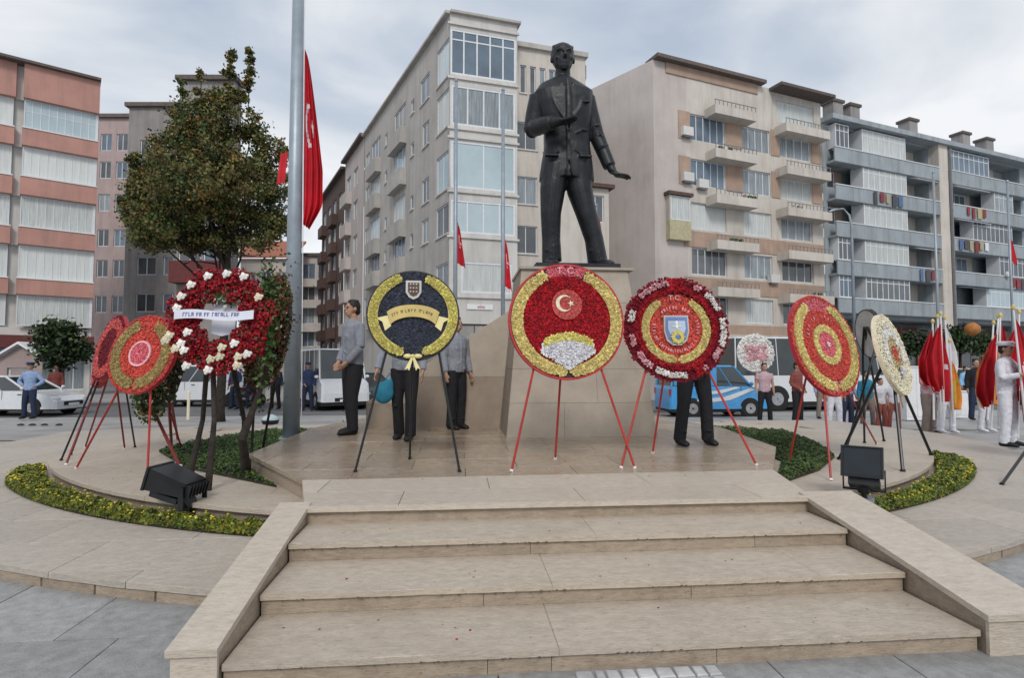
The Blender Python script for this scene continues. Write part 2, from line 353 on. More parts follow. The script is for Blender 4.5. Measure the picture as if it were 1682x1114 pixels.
# cheek walls
for (a, b, nm) in ((-1.165, -.978, 'l'), (2.43, 2.81, 'r')):
    ck = thing('stair_cheek_wall', ((a + b) / 2, 3.1, 0), ('pale stone cheek wall sloping down the left side of the steps' if nm == 'l' else 'pale stone cheek wall sloping down the right side of the steps'), 'wall', 'sloping stone walls either side of the steps')
    s = lambda y: .195 + (y - 2.5) * (.428 - .195) / (3.90 - 2.5)
    # body
    yz = [(2.505, -.01), (4.0, -.01), (4.0, .385), (3.9, .385), (2.505, s(2.505) - .034)]
    mx = Matrix(((0, 0, 1, 0), (1, 0, 0, 0), (0, 1, 0, 0), (0, 0, 0, 1)))
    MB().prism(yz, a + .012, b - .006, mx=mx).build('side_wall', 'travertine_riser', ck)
    ycut = [2.47, 3.94] if nm == 'l' else [2.47, 3.94]
    for q in range(len(ycut) - 1):
        ya, yb = ycut[q] + .001, ycut[q + 1] - .001
        top = [(ya, s(ya) - .03), (yb, s(yb) - .03), (yb, s(yb)), (ya, s(ya))]
        MB().prism(top, a - .012, b + .004, mx=mx).build('coping_stone', 'travertine_pale', ck)
    MB().box((a + .004, 2.485, -.01), (b - .001, 2.5035, s(2.485) - .033)).build('end_stone', 'travertine_pale', ck)
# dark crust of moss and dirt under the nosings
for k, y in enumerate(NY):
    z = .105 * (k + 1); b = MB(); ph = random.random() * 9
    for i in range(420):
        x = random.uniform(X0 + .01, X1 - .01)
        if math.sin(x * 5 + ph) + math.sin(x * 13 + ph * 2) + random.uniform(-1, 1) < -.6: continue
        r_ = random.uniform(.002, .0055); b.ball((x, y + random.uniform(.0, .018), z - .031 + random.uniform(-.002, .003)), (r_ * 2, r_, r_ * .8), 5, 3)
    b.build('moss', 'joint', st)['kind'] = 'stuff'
# beds
mat('leaf_dark', (.035, .075, .02), rough=.6, var=.3, scale=3); mat('leaf_mid', (.07, .13, .03), rough=.6, var=.3, scale=3); mat('leaf_yellow', (.27, .27, .03), rough=.6, var=.3, scale=5)
mat('leaf_lime', (.13, .19, .03), rough=.6, var=.3, scale=5); mat('yellow_flower', (.6, .5, .05), rough=.7, var=.2); mat('soil', (.035, .025, .018), var=.3, bump=.6, bscale=40)
mat('leaf_olive', (.14, .13, .035), rough=.6, var=.35, scale=2); mat('leaf_orange', (.26, .15, .035), rough=.7, var=.3, scale=2); mat('leaf_black', (.02, .03, .012), rough=.6, var=.3, scale=2)
mat('leaf_brown', (.13, .085, .03), rough=.7, var=.3, scale=2)
def bed(name, label, poly, z, h, n, size, mats, probs, flowers=0):
    base = (sum(p[0] for p in poly) / len(poly), sum(p[1] for p in poly) / len(poly), z)
    t = thing(name, base, label, 'plants' if flowers else 'hedge')
    MB().prism(poly, z - .03, z + .02).build('soil', 'soil', t)
    P = scatter(poly, n)
    # distance to edge for rounding
    d = np.full(n, 9.); 
    for i in range(len(poly)):
        a = np.array(poly[i - 1]); b = np.array(poly[i]); ab = b - a; tt = np.clip(((P - a) @ ab) / (ab @ ab), 0, 1)[:, None]; d = np.minimum(d, np.linalg.norm(P - (a + tt * ab), axis=1))
    bump = .78 + .22 * np.sin(P[:, 0] * 23 + 3 * np.sin(P[:, 1] * 9)) * np.sin(P[:, 1] * 19 + 2 * np.sin(P[:, 0] * 7))
    hh = h * np.sqrt(np.clip(d / .06, .12, 1)) * bump
    C = np.c_[P, z + hh * (.45 + .6 * rng.random(n) ** .5)]
    Nn = rng.normal(size=(n, 3)) * .6 + [0, -.25, .8]
    o = quads('foliage', C, Nn, size, mats, rng.choice(len(mats), n, p=probs), t, asp=1.6); o['kind'] = 'stuff'
    if flowers:
        P = scatter(poly, flowers); b = MB()
        for p in P:
            zz = z + h * random.uniform(.7, .98); r = random.uniform(.007, .013)
            b.ball((p[0], p[1], zz), (r, r, r * .7), 5, 3)
        b.build('blossoms', 'yellow_flower', t)['kind'] = 'stuff'
BC = (.757, 11.26)
lb = circ(*BC, 7.27, 253.5, 222, 16) + [(-4.9, 6.75), (-5.0, 7.1), (-4.92, 7.35)] + circ(*AC, 6.5, 210.5, 251.5, 16)
rb = circ(*BC, 7.27, 290, 316, 16) + [(6.25, 6.5), (6.38, 6.85), (6.3, 7.15)] + circ(*AC, 6.5, 327.5, 293.5, 14)
bed('flower_bed', 'crescent of yellow and lime flowering ground cover left of the steps', lb, .1, .11, 34000, .022, ['leaf_dark', 'leaf_lime', 'leaf_yellow', 'leaf_mid'], [.08, .30, .50, .12], 260)
bed('flower_bed', 'crescent of yellow and green flowering ground cover right of the steps', rb, .1, .11, 28000, .022, ['leaf_dark', 'leaf_lime', 'leaf_yellow', 'leaf_mid'], [.14, .36, .34, .16], 180)
lg = [(-1.62, 5.32), (-2.24, 6.25), (-2.2, 8.65), (-2.0, 9.6), (-3.1, 9.5), (-3.75, 7.6), (-3.35, 7.05), (-2.85, 6.35)]
rg = [(2.84, 4.98), (3.62, 6.2), (3.92, 8.2), (3.9, 9.6), (5.1, 8.6), (4.75, 7.2), (4.42, 6.45), (3.7, 5.65)]
bed('ground_cover', 'dark green clipped ground cover left of the statue platform', lg, ZA, .1, 24000, .018, ['leaf_dark', 'leaf_mid', 'leaf_lime'], [.45, .4, .15])
bed('ground_cover', 'bright green clipped ground cover right of the statue platform', rg, ZA, .1, 24000, .018, ['leaf_dark', 'leaf_mid', 'leaf_lime'], [.25, .5, .25])
# ------------------------------------------------------------------ pedestal + wing
ped = thing('statue_pedestal', (1.55, 7.9, .42), 'tapered beige stone pedestal carrying the bronze statue', 'pedestal')
ZT = 2.60
def frust(b, x0, x1, y0, y1, X0, X1, Y0, Y1, z0, z1):
    b.add([(x0, y0, z0), (x1, y0, z0), (x1, y1, z0), (x0, y1, z0), (X0, Y0, z1), (X1, Y0, z1), (X1, Y1, z1), (X0, Y1, z1)], [(0, 3, 2, 1), (4, 5, 6, 7), (0, 1, 5, 4), (1, 2, 6, 5), (2, 3, 7, 6), (3, 0, 4, 7)])
def lerp(a, b, t): return a + (b - a) * t
PB = (.59, 2.55, 7.24, 8.75); PT = (.80, 2.22, 7.42, 8.55)
MB().add([], []) 
c = MB(); frust(c, PB[0] + .02, PB[1] - .02, PB[2] + .02, PB[3], PT[0] + .02, PT[1] - .02, PT[2] + .02, PT[3], .42, ZT - .01); c.build('pedestal_core', 'joint', ped)
rows = 5
for r in range(rows):   # cladding slabs on front and left faces
    t0, t1 = r / rows, (r + 1) / rows; z0 = .42 + (ZT - .42) * t0; z1 = .42 + (ZT - .42) * t1 - .003
    A = [lerp(PB[i], PT[i], t0) for i in range(4)]; Bq = [lerp(PB[i], PT[i], t1) for i in range(4)]
    n = 2
    for k in range(n):
        s0 = 0 if k == 0 else (.5 + (.12 if r % 2 else -.12)); s1 = 1 if k == n - 1 else (.5 + (.12 if r % 2 else -.12)) - .0015
        x0, x1 = lerp(A[0], A[1], s0), lerp(A[0], A[1], s1); X0_, X1_ = lerp(Bq[0], Bq[1], s0), lerp(Bq[0], Bq[1], s1)
        b = MB(); frust(b, x0, x1, A[2], A[2] + .03, X0_, X1_, Bq[2], Bq[2] + .03, z0, z1); b.build('stone_slab', 'pedestal_stone', ped)
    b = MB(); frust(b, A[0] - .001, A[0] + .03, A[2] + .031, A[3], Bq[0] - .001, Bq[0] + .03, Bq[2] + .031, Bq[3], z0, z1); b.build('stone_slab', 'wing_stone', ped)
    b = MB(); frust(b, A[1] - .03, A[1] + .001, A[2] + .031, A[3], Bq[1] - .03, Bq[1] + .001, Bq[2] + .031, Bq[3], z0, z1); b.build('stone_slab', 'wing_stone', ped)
MB().box((.78, 7.38, ZT), (2.30, 8.6, ZT + .035)).build('cap_slab', 'pedestal_stone', ped)
MB().box((1.0, 7.45, ZT + .035), (2.14, 8.45, ZT + .10)).build('bronze_plate', 'bronze', ped)
wing = thing('monument_wing_wall', (-.2, 8, .42), 'low sloping beige stone wing running left from the pedestal', 'wall')
mx = Matrix(((1, 0, 0, 0), (0, 0, 1, 0), (0, 1, 0, 0), (0, 0, 0, 1)))
def wz(x): return .80 + (x + 1.35) * (2.14 - .80) / (.71 + 1.35)
xs = [-1.35, -.7, -.02, .80]
for i in range(3):
    a, b = xs[i] + .001, xs[i + 1] - .001; zt = (.42 + wz(a)) * .5 if False else None
    zc = .42 + .36 * 1 if i == 0 else .42 + .75
    m1 = MB().prism([(a, .42), (b, .42), (b, min(zc, wz(b))), (a, min(zc, wz(a)))], 8.48, 9.2, mx=mx); m1.build('stone_slab', 'wing_stone', wing)
    if wz(b) > zc: MB().prism([(a, min(zc, wz(a)) + .002), (b, zc + .002), (b, wz(b)), (a, wz(a))], 8.484, 9.19, mx=mx).build('stone_slab', 'pedestal_stone', wing)
# ------------------------------------------------------------------ building materials
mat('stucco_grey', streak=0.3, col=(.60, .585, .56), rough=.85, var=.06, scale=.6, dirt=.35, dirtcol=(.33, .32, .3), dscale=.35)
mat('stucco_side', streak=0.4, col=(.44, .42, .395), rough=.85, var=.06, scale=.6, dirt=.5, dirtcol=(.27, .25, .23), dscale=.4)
mat('stucco_cream', streak=0.35, col=(.56, .52, .47), rough=.85, var=.06, scale=.6, dirt=.3, dirtcol=(.4, .34, .28), dscale=.4)
mat('stucco_beige', streak=0.2, col=(.52, .47, .445), rough=.85, var=.05, scale=.5, dirt=.45, dirtcol=(.37, .32, .28), dscale=.3)
mat('terracotta', streak=0.30, col=(.40, .29, .225), rough=.85, var=.08, scale=1, dirt=.3, dirtcol=(.25, .15, .11), dscale=.6)
mat('salmon', streak=0.35, col=(.46, .25, .21), rough=.85, var=.06, scale=1, dirt=.3, dirtcol=(.4, .2, .16), dscale=.5)
mat('blue_grey', streak=0.5, col=(.32, .365, .395), rough=.8, var=.07, scale=.8, dirt=.5, dirtcol=(.24, .28, .3), dscale=.7)
mat('maroon', (.13, .03, .03), rough=.7, var=.1); mat('dark_brown', (.10, .06, .05), rough=.8, var=.15)
mat('pinkish', streak=0.35, col=(.40, .31, .30), rough=.85, var=.06, scale=.7, dirt=.4, dirtcol=(.28, .24, .24), dscale=.5)
mat('cement', streak=0.50, col=(.30, .285, .28), rough=.9, var=.08, scale=.7, dirt=.5, dirtcol=(.2, .19, .19), dscale=.5)
mat('roof_dark', (.13, .105, .095), rough=.8, var=.15); mat('roof_tile', (.33, .13, .08), rough=.8, var=.2, scale=8)
mat('white_paint', (.72, .73, .74), rough=.5, var=.05); mat('frame_white', (.66, .69, .72), rough=.45, var=.05); mat('frame_brown', (.12, .07, .045), rough=.5, var=.1)
mat('glass_dark', (.055, .065, .075), rough=.08, spec=.9, var=.3, scale=.7, col2=(.12, .13, .14)); mat('glass_blue', (.15, .2, .26), rough=.2, spec=.5, var=.15, scale=.6)
mat('glass_pale', (.42, .52, .56), rough=.12, spec=.9, var=.08, scale=.5); mat('curtain', (.52, .55, .54), rough=.3, spec=.7, var=.12, scale=3, stretch=(4, 4, .3)); mat('curtain_grey', (.27, .31, .34), rough=.25, spec=.7, var=.2, scale=3, stretch=(4, 4, .3))
mat('blind', (.60, .63, .62), rough=.4, spec=.6, var=.07, scale=4, stretch=(5, 5, .15)); mat('interior', (.03, .028, .026), rough=.9, var=.2)
mat('metal_rail', (.25, .26, .27), rough=.5, metal=.3, var=.1); mat('ac_white', (.6, .6, .58), rough=.5, var=.05)
PANES = dict(d=('glass_dark', 'glass_dark', 'curtain_grey', 'glass_blue'), b=('blind', 'blind', 'curtain'), c=('curtain', 'curtain_grey', 'curtain', 'glass_dark'), p=('glass_pale',), m=('glass_dark', 'curtain', 'curtain_grey', 'glass_pale', 'glass_blue'), u=('glass_blue',))
_wc = {}; ZS = 1.022
def win_mesh(w, h, nx, ny, fw, fm):
    k = (round(w, 2), round(h, 2), nx, ny, fw, fm)
    if k not in _wc:
        b = MB(); d = .05
        b.box((0, -d, 0), (fw, 0, h)).box((w - fw, -d, 0), (w, 0, h)).box((fw, -d, 0), (w - fw, 0, fw)).box((fw, -d, h - fw), (w - fw, 0, h))
        for i in range(1, nx): x = w * i / nx; b.box((x - fw * .4, -d * .8, fw), (x + fw * .4, 0, h - fw))
        if ny: z = h * ny; b.box((fw, -d * .7, z - fw * .35), (w - fw, 0, z + fw * .35))
        me = b.mesh('window'); me.materials.append(MATS[fm])
        p = MB().box((fw * .5, -.02, fw * .5), (w - fw * .5, -.008, h - fw * .5)); _wc[k] = (me, p.v, p.f, {})
    return _wc[k]
def local(root, name, me, mx):
    o = bpy.data.objects.new(name, me); COL.objects.link(o); o.parent = root
    off = WL[root.name]; m = Matrix.Translation(-off) @ mx; o.location = m.translation; o.location.z = (m.translation.z + off.z) * ZS - off.z; o.rotation_euler = m.to_euler(); o.scale.z = ZS; return o
def window(root, mx, u0, v0, w, h, st='d', nx=2, ny=0, fm='frame_white', fw=.06, rec=.14):
    me, pv, pf, pc = win_mesh(w, h, nx, ny, fw, fm)
    o = local(root, 'window', me, mx @ Matrix.Translation((u0, rec, v0)))
    pm = random.choice(PANES[st])
    if pm not in pc: m = bpy.data.meshes.new('pane'); m.from_pydata(pv, [], pf); m.materials.append(MATS[pm]); pc[pm] = m
    p = bpy.data.objects.new('pane', pc[pm]); COL.objects.link(p); p.parent = o
    return o
def wall(root, mx, W, H, wins, m, th=.2, name='wall', z0=0, wmat=None):
    """front sheet with real openings and reveals; wins (u,v,w,h,...)"""
    us = sorted({0, W, *[x for q in wins for x in (q[0], q[0] + q[2])]}); vs = sorted({z0, H, *[x for q in wins for x in (q[1], q[1] + q[3])]})
    us = [u for u in us if 0 <= u <= W]; vs = [v for v in vs if z0 <= v <= H]
    b = MB(); idx = {}
    def V(u, v):
        if (u, v) not in idx: idx[(u, v)] = len(b.v); b.v.append((u, 0, v))
        return idx[(u, v)]
    for i in range(len(us) - 1):
        for j in range(len(vs) - 1):
            cu, cv = (us[i] + us[i + 1]) / 2, (vs[j] + vs[j + 1]) / 2
            if any(q[0] < cu < q[0] + q[2] and q[1] < cv < q[1] + q[3] for q in wins): continue
            b.f.append((V(us[i], vs[j]), V(us[i + 1], vs[j]), V(us[i + 1], vs[j + 1]), V(us[i], vs[j + 1]))); b.m.append(0)
    for q in wins:
        u, v, w, h = q[:4]; d = (q[4].get('depth', th) if len(q) > 4 and isinstance(q[4], dict) else th)
        b.add([(u, 0, v), (u + w, 0, v), (u + w, 0, v + h), (u, 0, v + h), (u, d, v), (u + w, d, v), (u + w, d, v + h), (u, d, v + h)], [(0, 4, 5, 1), (1, 5, 6, 2), (2, 6, 7, 3), (3, 7, 4, 0), (4, 7, 6, 5)])
    me = b.mesh(name); me.materials.append(MATS[m]); return local(root, name, me, mx)
def lbox(root, mx, name, lo, hi, m):
    me = MB().box(lo, hi).mesh(name); me.materials.append(MATS[m]); return local(root, name, me, mx)
def frame(o, d, z=0):     # origin lat,dep ; direction (lat,dep) of local x
    O = cl(o[0], o[1], z); X = (_r * d[0] + _fh * d[1]).normalized(); Y = Vector((-X.y, X.x, 0))
    return Matrix(((X.x, Y.x, 0, O.x), (X.y, Y.y, 0, O.y), (0, 0, 1, O.z), (0, 0, 0, 1)))
def sill(root, mx, u, v, w, m='stucco_grey'): lbox(root, mx, 'sill', (u - .05, -.07, v - .07), (u + w + .05, .1, v - .002), m)

# ============ middle building
mat('leaf_yellow_wall', (.5, .46, .3), rough=.9); mat('leaf_pot', (.05, .09, .03)); d1 = (.958, .286)
fA = frame((-3.08, 27.8), d1)
mb = thing('apartment_building', fA.translation + Vector((0, 0, -.5)), 'tall grey corner apartment block with stacked glazed bays directly behind the statue', 'building')
BW, BH = 3.5, 18.5
LV = [(15.5, 2.25, 'u', 5, .78), (13.0, 1.95, 'd', 4, 0), (9.9, 2.3, 'p', 2, 0), (7.7, 1.6, 'm', 4, 0), (4.8, 1.5, 'c', 1, 0)]
ws = []
for v, h, s, nx, ny in LV:
    u, w = (.08, 3.3) if s != 'c' else (.6, 2.6)
    if s in 'u': u, w = .02, 3.4
    ws.append((u, v, w, h)); window(mb, fA, u, v, w, h, s, nx, ny, fw=.09, rec=.06)
ws.append((.3, 0.0, 3.0, 3.3)); 
wall(mb, fA, BW, BH, ws, 'stucco_grey', z0=-.6, th=.12)
window(mb, fA, .3, 0, 3.0, 3.3, 'd', 3, .75, 'frame_brown')
for z in (15.25, 12.75, 12.3, 9.65, 7.45, 4.55, 17.95): lbox(mb, fA, 'string_course', (-.12, -.1, z), (BW + .08, -.002, z + .1), 'stucco_grey')
lbox(mb, fA, 'parapet', (-.02, -.2, BH), (BW + .15, .5, BH + .12), 'stucco_side')
lbox(mb, fA, 'shop_sign', (.9, -.06, 4.0), (2.2, -.003, 4.25), 'white_paint')
txt_jobs = [('BERK', fA, (1.62, -.065, 4.06), .17, 'red_paint', mb)]
# right return + recessed wing
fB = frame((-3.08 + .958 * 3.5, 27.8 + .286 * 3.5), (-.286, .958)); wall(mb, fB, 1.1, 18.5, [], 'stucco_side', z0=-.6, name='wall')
fC = frame((-3.08 + .958 * 3.5 - .286 * 1.1, 27.8 + .286 * 3.5 + .958 * 1.1), d1)
ws = []
for k, v in enumerate([15.2, 12.6, 9.7, 7.1, 4.4]):
    if k == 0:
        for u in (.5, 1.05, 1.6, 2.15): ws.append((u, 15.6, .34, 1.5, 'd', 1))
    else: ws += [(.2, v, 1.25, 1.45, 'd', 2), (1.8, v, .5, 1.2, 'd', 1)]
for q in ws: window(mb, fC, *q[:6], fw=.05); sill(mb, fC, q[0], q[1], q[2])
wall(mb, fC, 4.3, 18.0, ws, 'stucco_cream', z0=-.6)
lbox(mb, fC, 'parapet', (-.02, -.2, 18.0), (4.4, .6, 18.25), 'stucco_side')
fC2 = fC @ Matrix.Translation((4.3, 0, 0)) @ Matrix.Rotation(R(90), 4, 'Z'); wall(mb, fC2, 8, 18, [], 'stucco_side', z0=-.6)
fX = fC @ Matrix.Translation((4.31, .6, 0)); ws = [(.35, 9.2, 1.0, 1.5, 'c', 2), (.35, 6.2, 1.0, 1.7, 'c', 2), (.35, 3.4, 1.0, 1.5, 'd', 2)]
wall(mb, fX, 1.65, 11.1, ws, 'stucco_cream', z0=-.6); [window(mb, fX, *q) for q in ws]
lbox(mb, fX, 'cornice', (0, -.3, 11.1), (1.9, 1, 11.3), 'dark_brown'); wall(mb, fX @ Matrix.Translation((1.65, 0, 0)) @ Matrix.Rotation(R(90), 4, 'Z'), 5, 11.1, [], 'stucco_side', z0=-.6)
# long left flank
dl = Vector((-.469, .883)); SL = 17.6
fD = frame((-3.08 + dl.x * SL, 27.8 + dl.y * SL), (-dl.x, -dl.y))
ws = []
def S(s, w): return SL - s - w      # position from the near corner
for k, v in enumerate([15.5, 13.0, 9.9, 7.7, 4.8]):
    h = 1.9 if k < 3 else 1.5
    ws.append((S(.12, 1.7), v, 1.7, h, 'p' if k in (0,) else 'm', 2))
    if k in (1, 2, 3): ws.append((S(3.0, 1.1), v + .1, 1.1, 1.3, 'd', 2))
    elif k == 0: ws.append((S(3.0, 1.5), v + .1, 1.5, 1.4, 'd', 2))
    for s in (5.6, 11.2): ws.append((S(s, .6), v + .3, .6, .8, 'd', 1))
    for s in (7.2, 13.0): ws.append((S(s, 2.4), v, 2.4, 1.6, 'm', 3))
    ws.append((S(16.0, 1.2), v + .1, 1.2, 1.3, 'd', 2))
for q in ws: window(mb, fD, *q[:6], fw=.07, rec=.1); sill(mb, fD, q[0], q[1], q[2])
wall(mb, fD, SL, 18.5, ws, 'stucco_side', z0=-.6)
for k, v in enumerate([15.5, 13.0, 9.9, 7.7, 4.8]):
    for s in (7.0, 12.8):
        u = S(s, 2.8); o = MB().box((u, -.42, v - .9), (u + 2.8, -.34, v - .05)).box((u, -.335, v - .9), (u + .09, -.003, v - .05)).box((u + 2.71, -.335, v - .9), (u + 2.8, -.003, v - .05)).box((u, -.42, v - 1.05), (u + 2.8, -.003, v - .905)).mesh('balcony')
        o.materials.append(MATS['stucco_side']); local(mb, 'balcony', o, fD)
lbox(mb, fD, 'parapet', (0, -.25, 18.505), (SL - .02, .4, 18.64), 'stucco_side')
def core(root, pts, z0, z1, m='cement'):
    P = [cl(*p) for p in pts]; MB().prism([(p.x, p.y) for p in P], z0, z1).build('roof_slab', m, root)
core(mb, [(-3.0, 28.3), (-3.08 + dl.x * SL + .6, 27.8 + dl.y * SL), (4.4, 42), (4.2, 31.6), (.3, 30.4), (.3, 29.4)], 17.6, 18.3)
# further blocks of the same street side
def flank(s0, s1, H, m, label, vs):
    f = frame((-3.08 + dl.x * s1, 27.8 + dl.y * s1), (-dl.x, -dl.y)); root = thing('apartment_building', f.translation, label, 'building')
    W = s1 - s0; ws = []
    for v in vs:
        u = .7
        while u < W - 1.8: ws.append((u, v, 1.5, 1.4, random.choice('dmdc'), 2)); u += 2.6
    for q in ws: window(root, f, *q[:6], fw=.09)
    wall(root, f, W, H, ws, m, z0=-.6)
    for v in vs[:-1]:
        for u in np.arange(.4, W - 2, 5.2):
            me = MB().box((u, -.5, v - 1), (u + 2.2, -.4, v - .1)).box((u, -.5, v - 1.1), (u + 2.2, -.003, v - 1.005)).box((u, -.395, v - 1), (u + .1, -.003, v - .1)).box((u + 2.1, -.395, v - 1), (u + 2.2, -.003, v - .1)).mesh('balcony'); me.materials.append(MATS[m]); local(root, 'balcony', me, f)
    lbox(root, f, 'roof', (-.1, -.4, H), (W + .1, 6, H + .2), 'roof_dark'); 
    wall(root, frame((-3.08 + dl.x * s1, 27.8 + dl.y * s1), (-.883, -.469)) @ Matrix.Translation((-.001, 0, 0)), .01, H, [], m)
    return root
flank(17.7, 24.6, 18.6, 'stucco_beige', 'narrow beige apartment block, second along the side street', [15.6, 13, 10.2, 7.5, 4.8, 2])
flank(24.8, 36, 18.2, 'dark_brown', 'dark brown apartment block at the far end of the side street row', [15.2, 12.6, 10, 7.4, 4.8, 2])

# ============ cream block right of the statue
dr = Vector((.923, .384)); o1 = Vector((10.6, 36)) - dr * 1.85
f1 = frame(o1, dr); c1 = thing('apartment_building', f1.translation + Vector((0, 0, -.5)), 'cream apartment block with blank side wall, terracotta panels and jutting balconies', 'building')
W1 = 14.75; T = lambda t: t + 1.85
FL = [15.6, 12.7, 9.9, 7.0, 4.05]
ws = []
for k, v in enumerate(FL):
    ws += [(T(1.0), v, 2.9, 1.7, 'u' if k < 2 else ('b' if k == 2 else 'd'), 5, 'a'), (T(5.4), v, 2.5, 1.6, 'c', 4, 'b'), (T(8.8), v, 3.0, 1.6, 'c' if k < 3 else 'd', 4, 'c')]
ws.append((T(8.6), 18.0, 3.6, 1.5, 'c', 5, 'c'))
wall(c1, f1, 2.55, 20.2, [], 'stucco_beige', z0=-.6); wall(c1, f1 @ Matrix.Translation((2.551, 0, 0)), W1 - 2.551, 20.2, [(q[0] - 2.551, *q[1:]) for q in ws], 'stucco_cream', z0=-.6)
lbox(c1, f1, 'bay_canopy', (.7, -.55, 11.75), (2.6, -.003, 11.95), 'dark_brown'); lbox(c1, f1, 'bay_base', (.85, -.4, 9.0), (2.5, -.003, 10.2), 'leaf_yellow_wall'); lbox(c1, f1, 'bay_side', (.85, -.4, 10.201), (.95, -.003, 11.749), 'stucco_cream'); window(c1, f1, .96, 10.22, 1.5, 1.5, 'c', 3, rec=-.33)
for q in ws: window(c1, f1, *q[:6], fw=.07, rec=.16)
for k, v in enumerate(FL[:2]):    # coloured panels either side of the windows
    for (a, b) in ((.05, .95), (3.95, 5.35), (7.95, 8.75), (11.85, 12.8)): lbox(c1, f1, 'wall_panel', (T(a), -.05, v - .05), (T(b), -.003, v + 1.75), 'terracotta')
for v in (9.9, 7.0, 4.05): lbox(c1, f1, 'wall_panel', (T(.4), -.05, v - 1.15), (T(12.8), -.003, v - .15), 'terracotta')
def balc(root, f, u, v, w, dep, h=.75, m='stucco_cream', rail=True):
    b = MB().box((u, -dep, v - .16), (u + w, -.003, v)).box((u, -dep, v), (u + w, -dep + .08, v + h * .55)).box((u, -dep + .081, v), (u + .08, -.003, v + h * .55)).box((u + w - .08, -dep + .081, v), (u + w, -.003, v + h * .55))
    me = b.mesh('balcony'); me.materials.append(MATS[m]); o = local(root, 'balcony', me, f)
    if rail:
        b = MB().box((u, -dep + .02, v + h - .04), (u + w, -dep + .06, v + h))
        n = int(w / .35)
        for i in range(n + 1): x = u + .02 + (w - .08) * i / n; b.box((x, -dep + .025, v + h * .55), (x + .035, -dep + .055, v + h - .041))
        me = b.mesh('railing'); me.materials.append(MATS['metal_rail']); r = bpy.data.objects.new('railing', me); COL.objects.link(r); r.parent = o
for v in (17.3, 14.5, 11.6, 8.7, 5.75): balc(c1, f1, T(2.2), v, 3.5, 1.0)
for v in (17.1, 14.2, 11.4, 8.5, 5.6): balc(c1, f1, T(8.3), v, 4.2, 1.05)
for (u, v) in ((.2, 15.7), (.2, 12.8), (1.4, 12.5), (7.4, 6.8)): 
    lbox(c1, f1, 'bracket', (T(u) + .1, -.3, v - .08), (T(u) + .7, -.003, v - .002), 'metal_rail'); o = lbox(c1, f1, 'air_conditioner', (T(u), -.35, v), (T(u) + .8, -.003, v + .55), 'ac_white')
lbox(c1, f1, 'roof_band', (T(-1.85), -.5, 20.2), (T(7.2), .8, 20.42), 'roof_dark')
lbox(c1, f1, 'roof_band', (T(-.9), -.08, 19.55), (T(6.8), -.003, 20.2), 'terracotta')
lbox(c1, f1, 'roof_canopy', (T(7.9), -1.1, 20.0), (T(13.1), 1, 20.2), 'roof_dark'); lbox(c1, f1, 'chimney', (T(11.0), .5, 20.2), (T(11.9), 1.3, 20.9), 'cement')
lbox(c1, f1, 'ledge', (T(.2), -.4, 3.0), (T(12.9), -.003, 3.25), 'stucco_cream')
# blank side wall running back left
dsd = Vector((-.655, .755)); SW = 9.0; fs = frame(o1 + dsd * SW, -dsd)
wall(c1, fs, SW, 20.2, [], 'stucco_beige', z0=-.6)
# roof falls away to the back
me = MB().add([(0, -.12, 18.2), (SW, -.12, 20.2), (SW, -.12, 20.42), (0, -.12, 18.42), (0, .2, 18.2), (SW, .2, 20.2), (SW, .2, 20.42), (0, .2, 18.42)], [(0, 1, 2, 3), (7, 6, 5, 4), (0, 4, 5, 1), (3, 2, 6, 7), (0, 3, 7, 4), (1, 5, 6, 2)]).mesh('roof_edge'); me.materials.append(MATS['roof_dark'])
core(c1, [tuple(o1 + dr * .3 - dsd * -.3), tuple(o1 + dsd * 9), tuple(o1 + dr * 14 + dsd * 9), tuple(o1 + dr * 14.5 + dsd * .4)], 19.2, 19.9)
# low annex at the foot of the blank wall (seen left of it)
# shops
ws = [(T(.5), -.2, 3.4, 2.9), (T(4.6), -.2, 3.6, 2.9), (T(9), -.2, 3.4, 2.9)]
for q in ws: o = window(c1, f1 @ Matrix.Translation((0, -.3, 0)), q[0], q[1], q[2], q[3], 'd', 3, .8, 'frame_brown', .08)

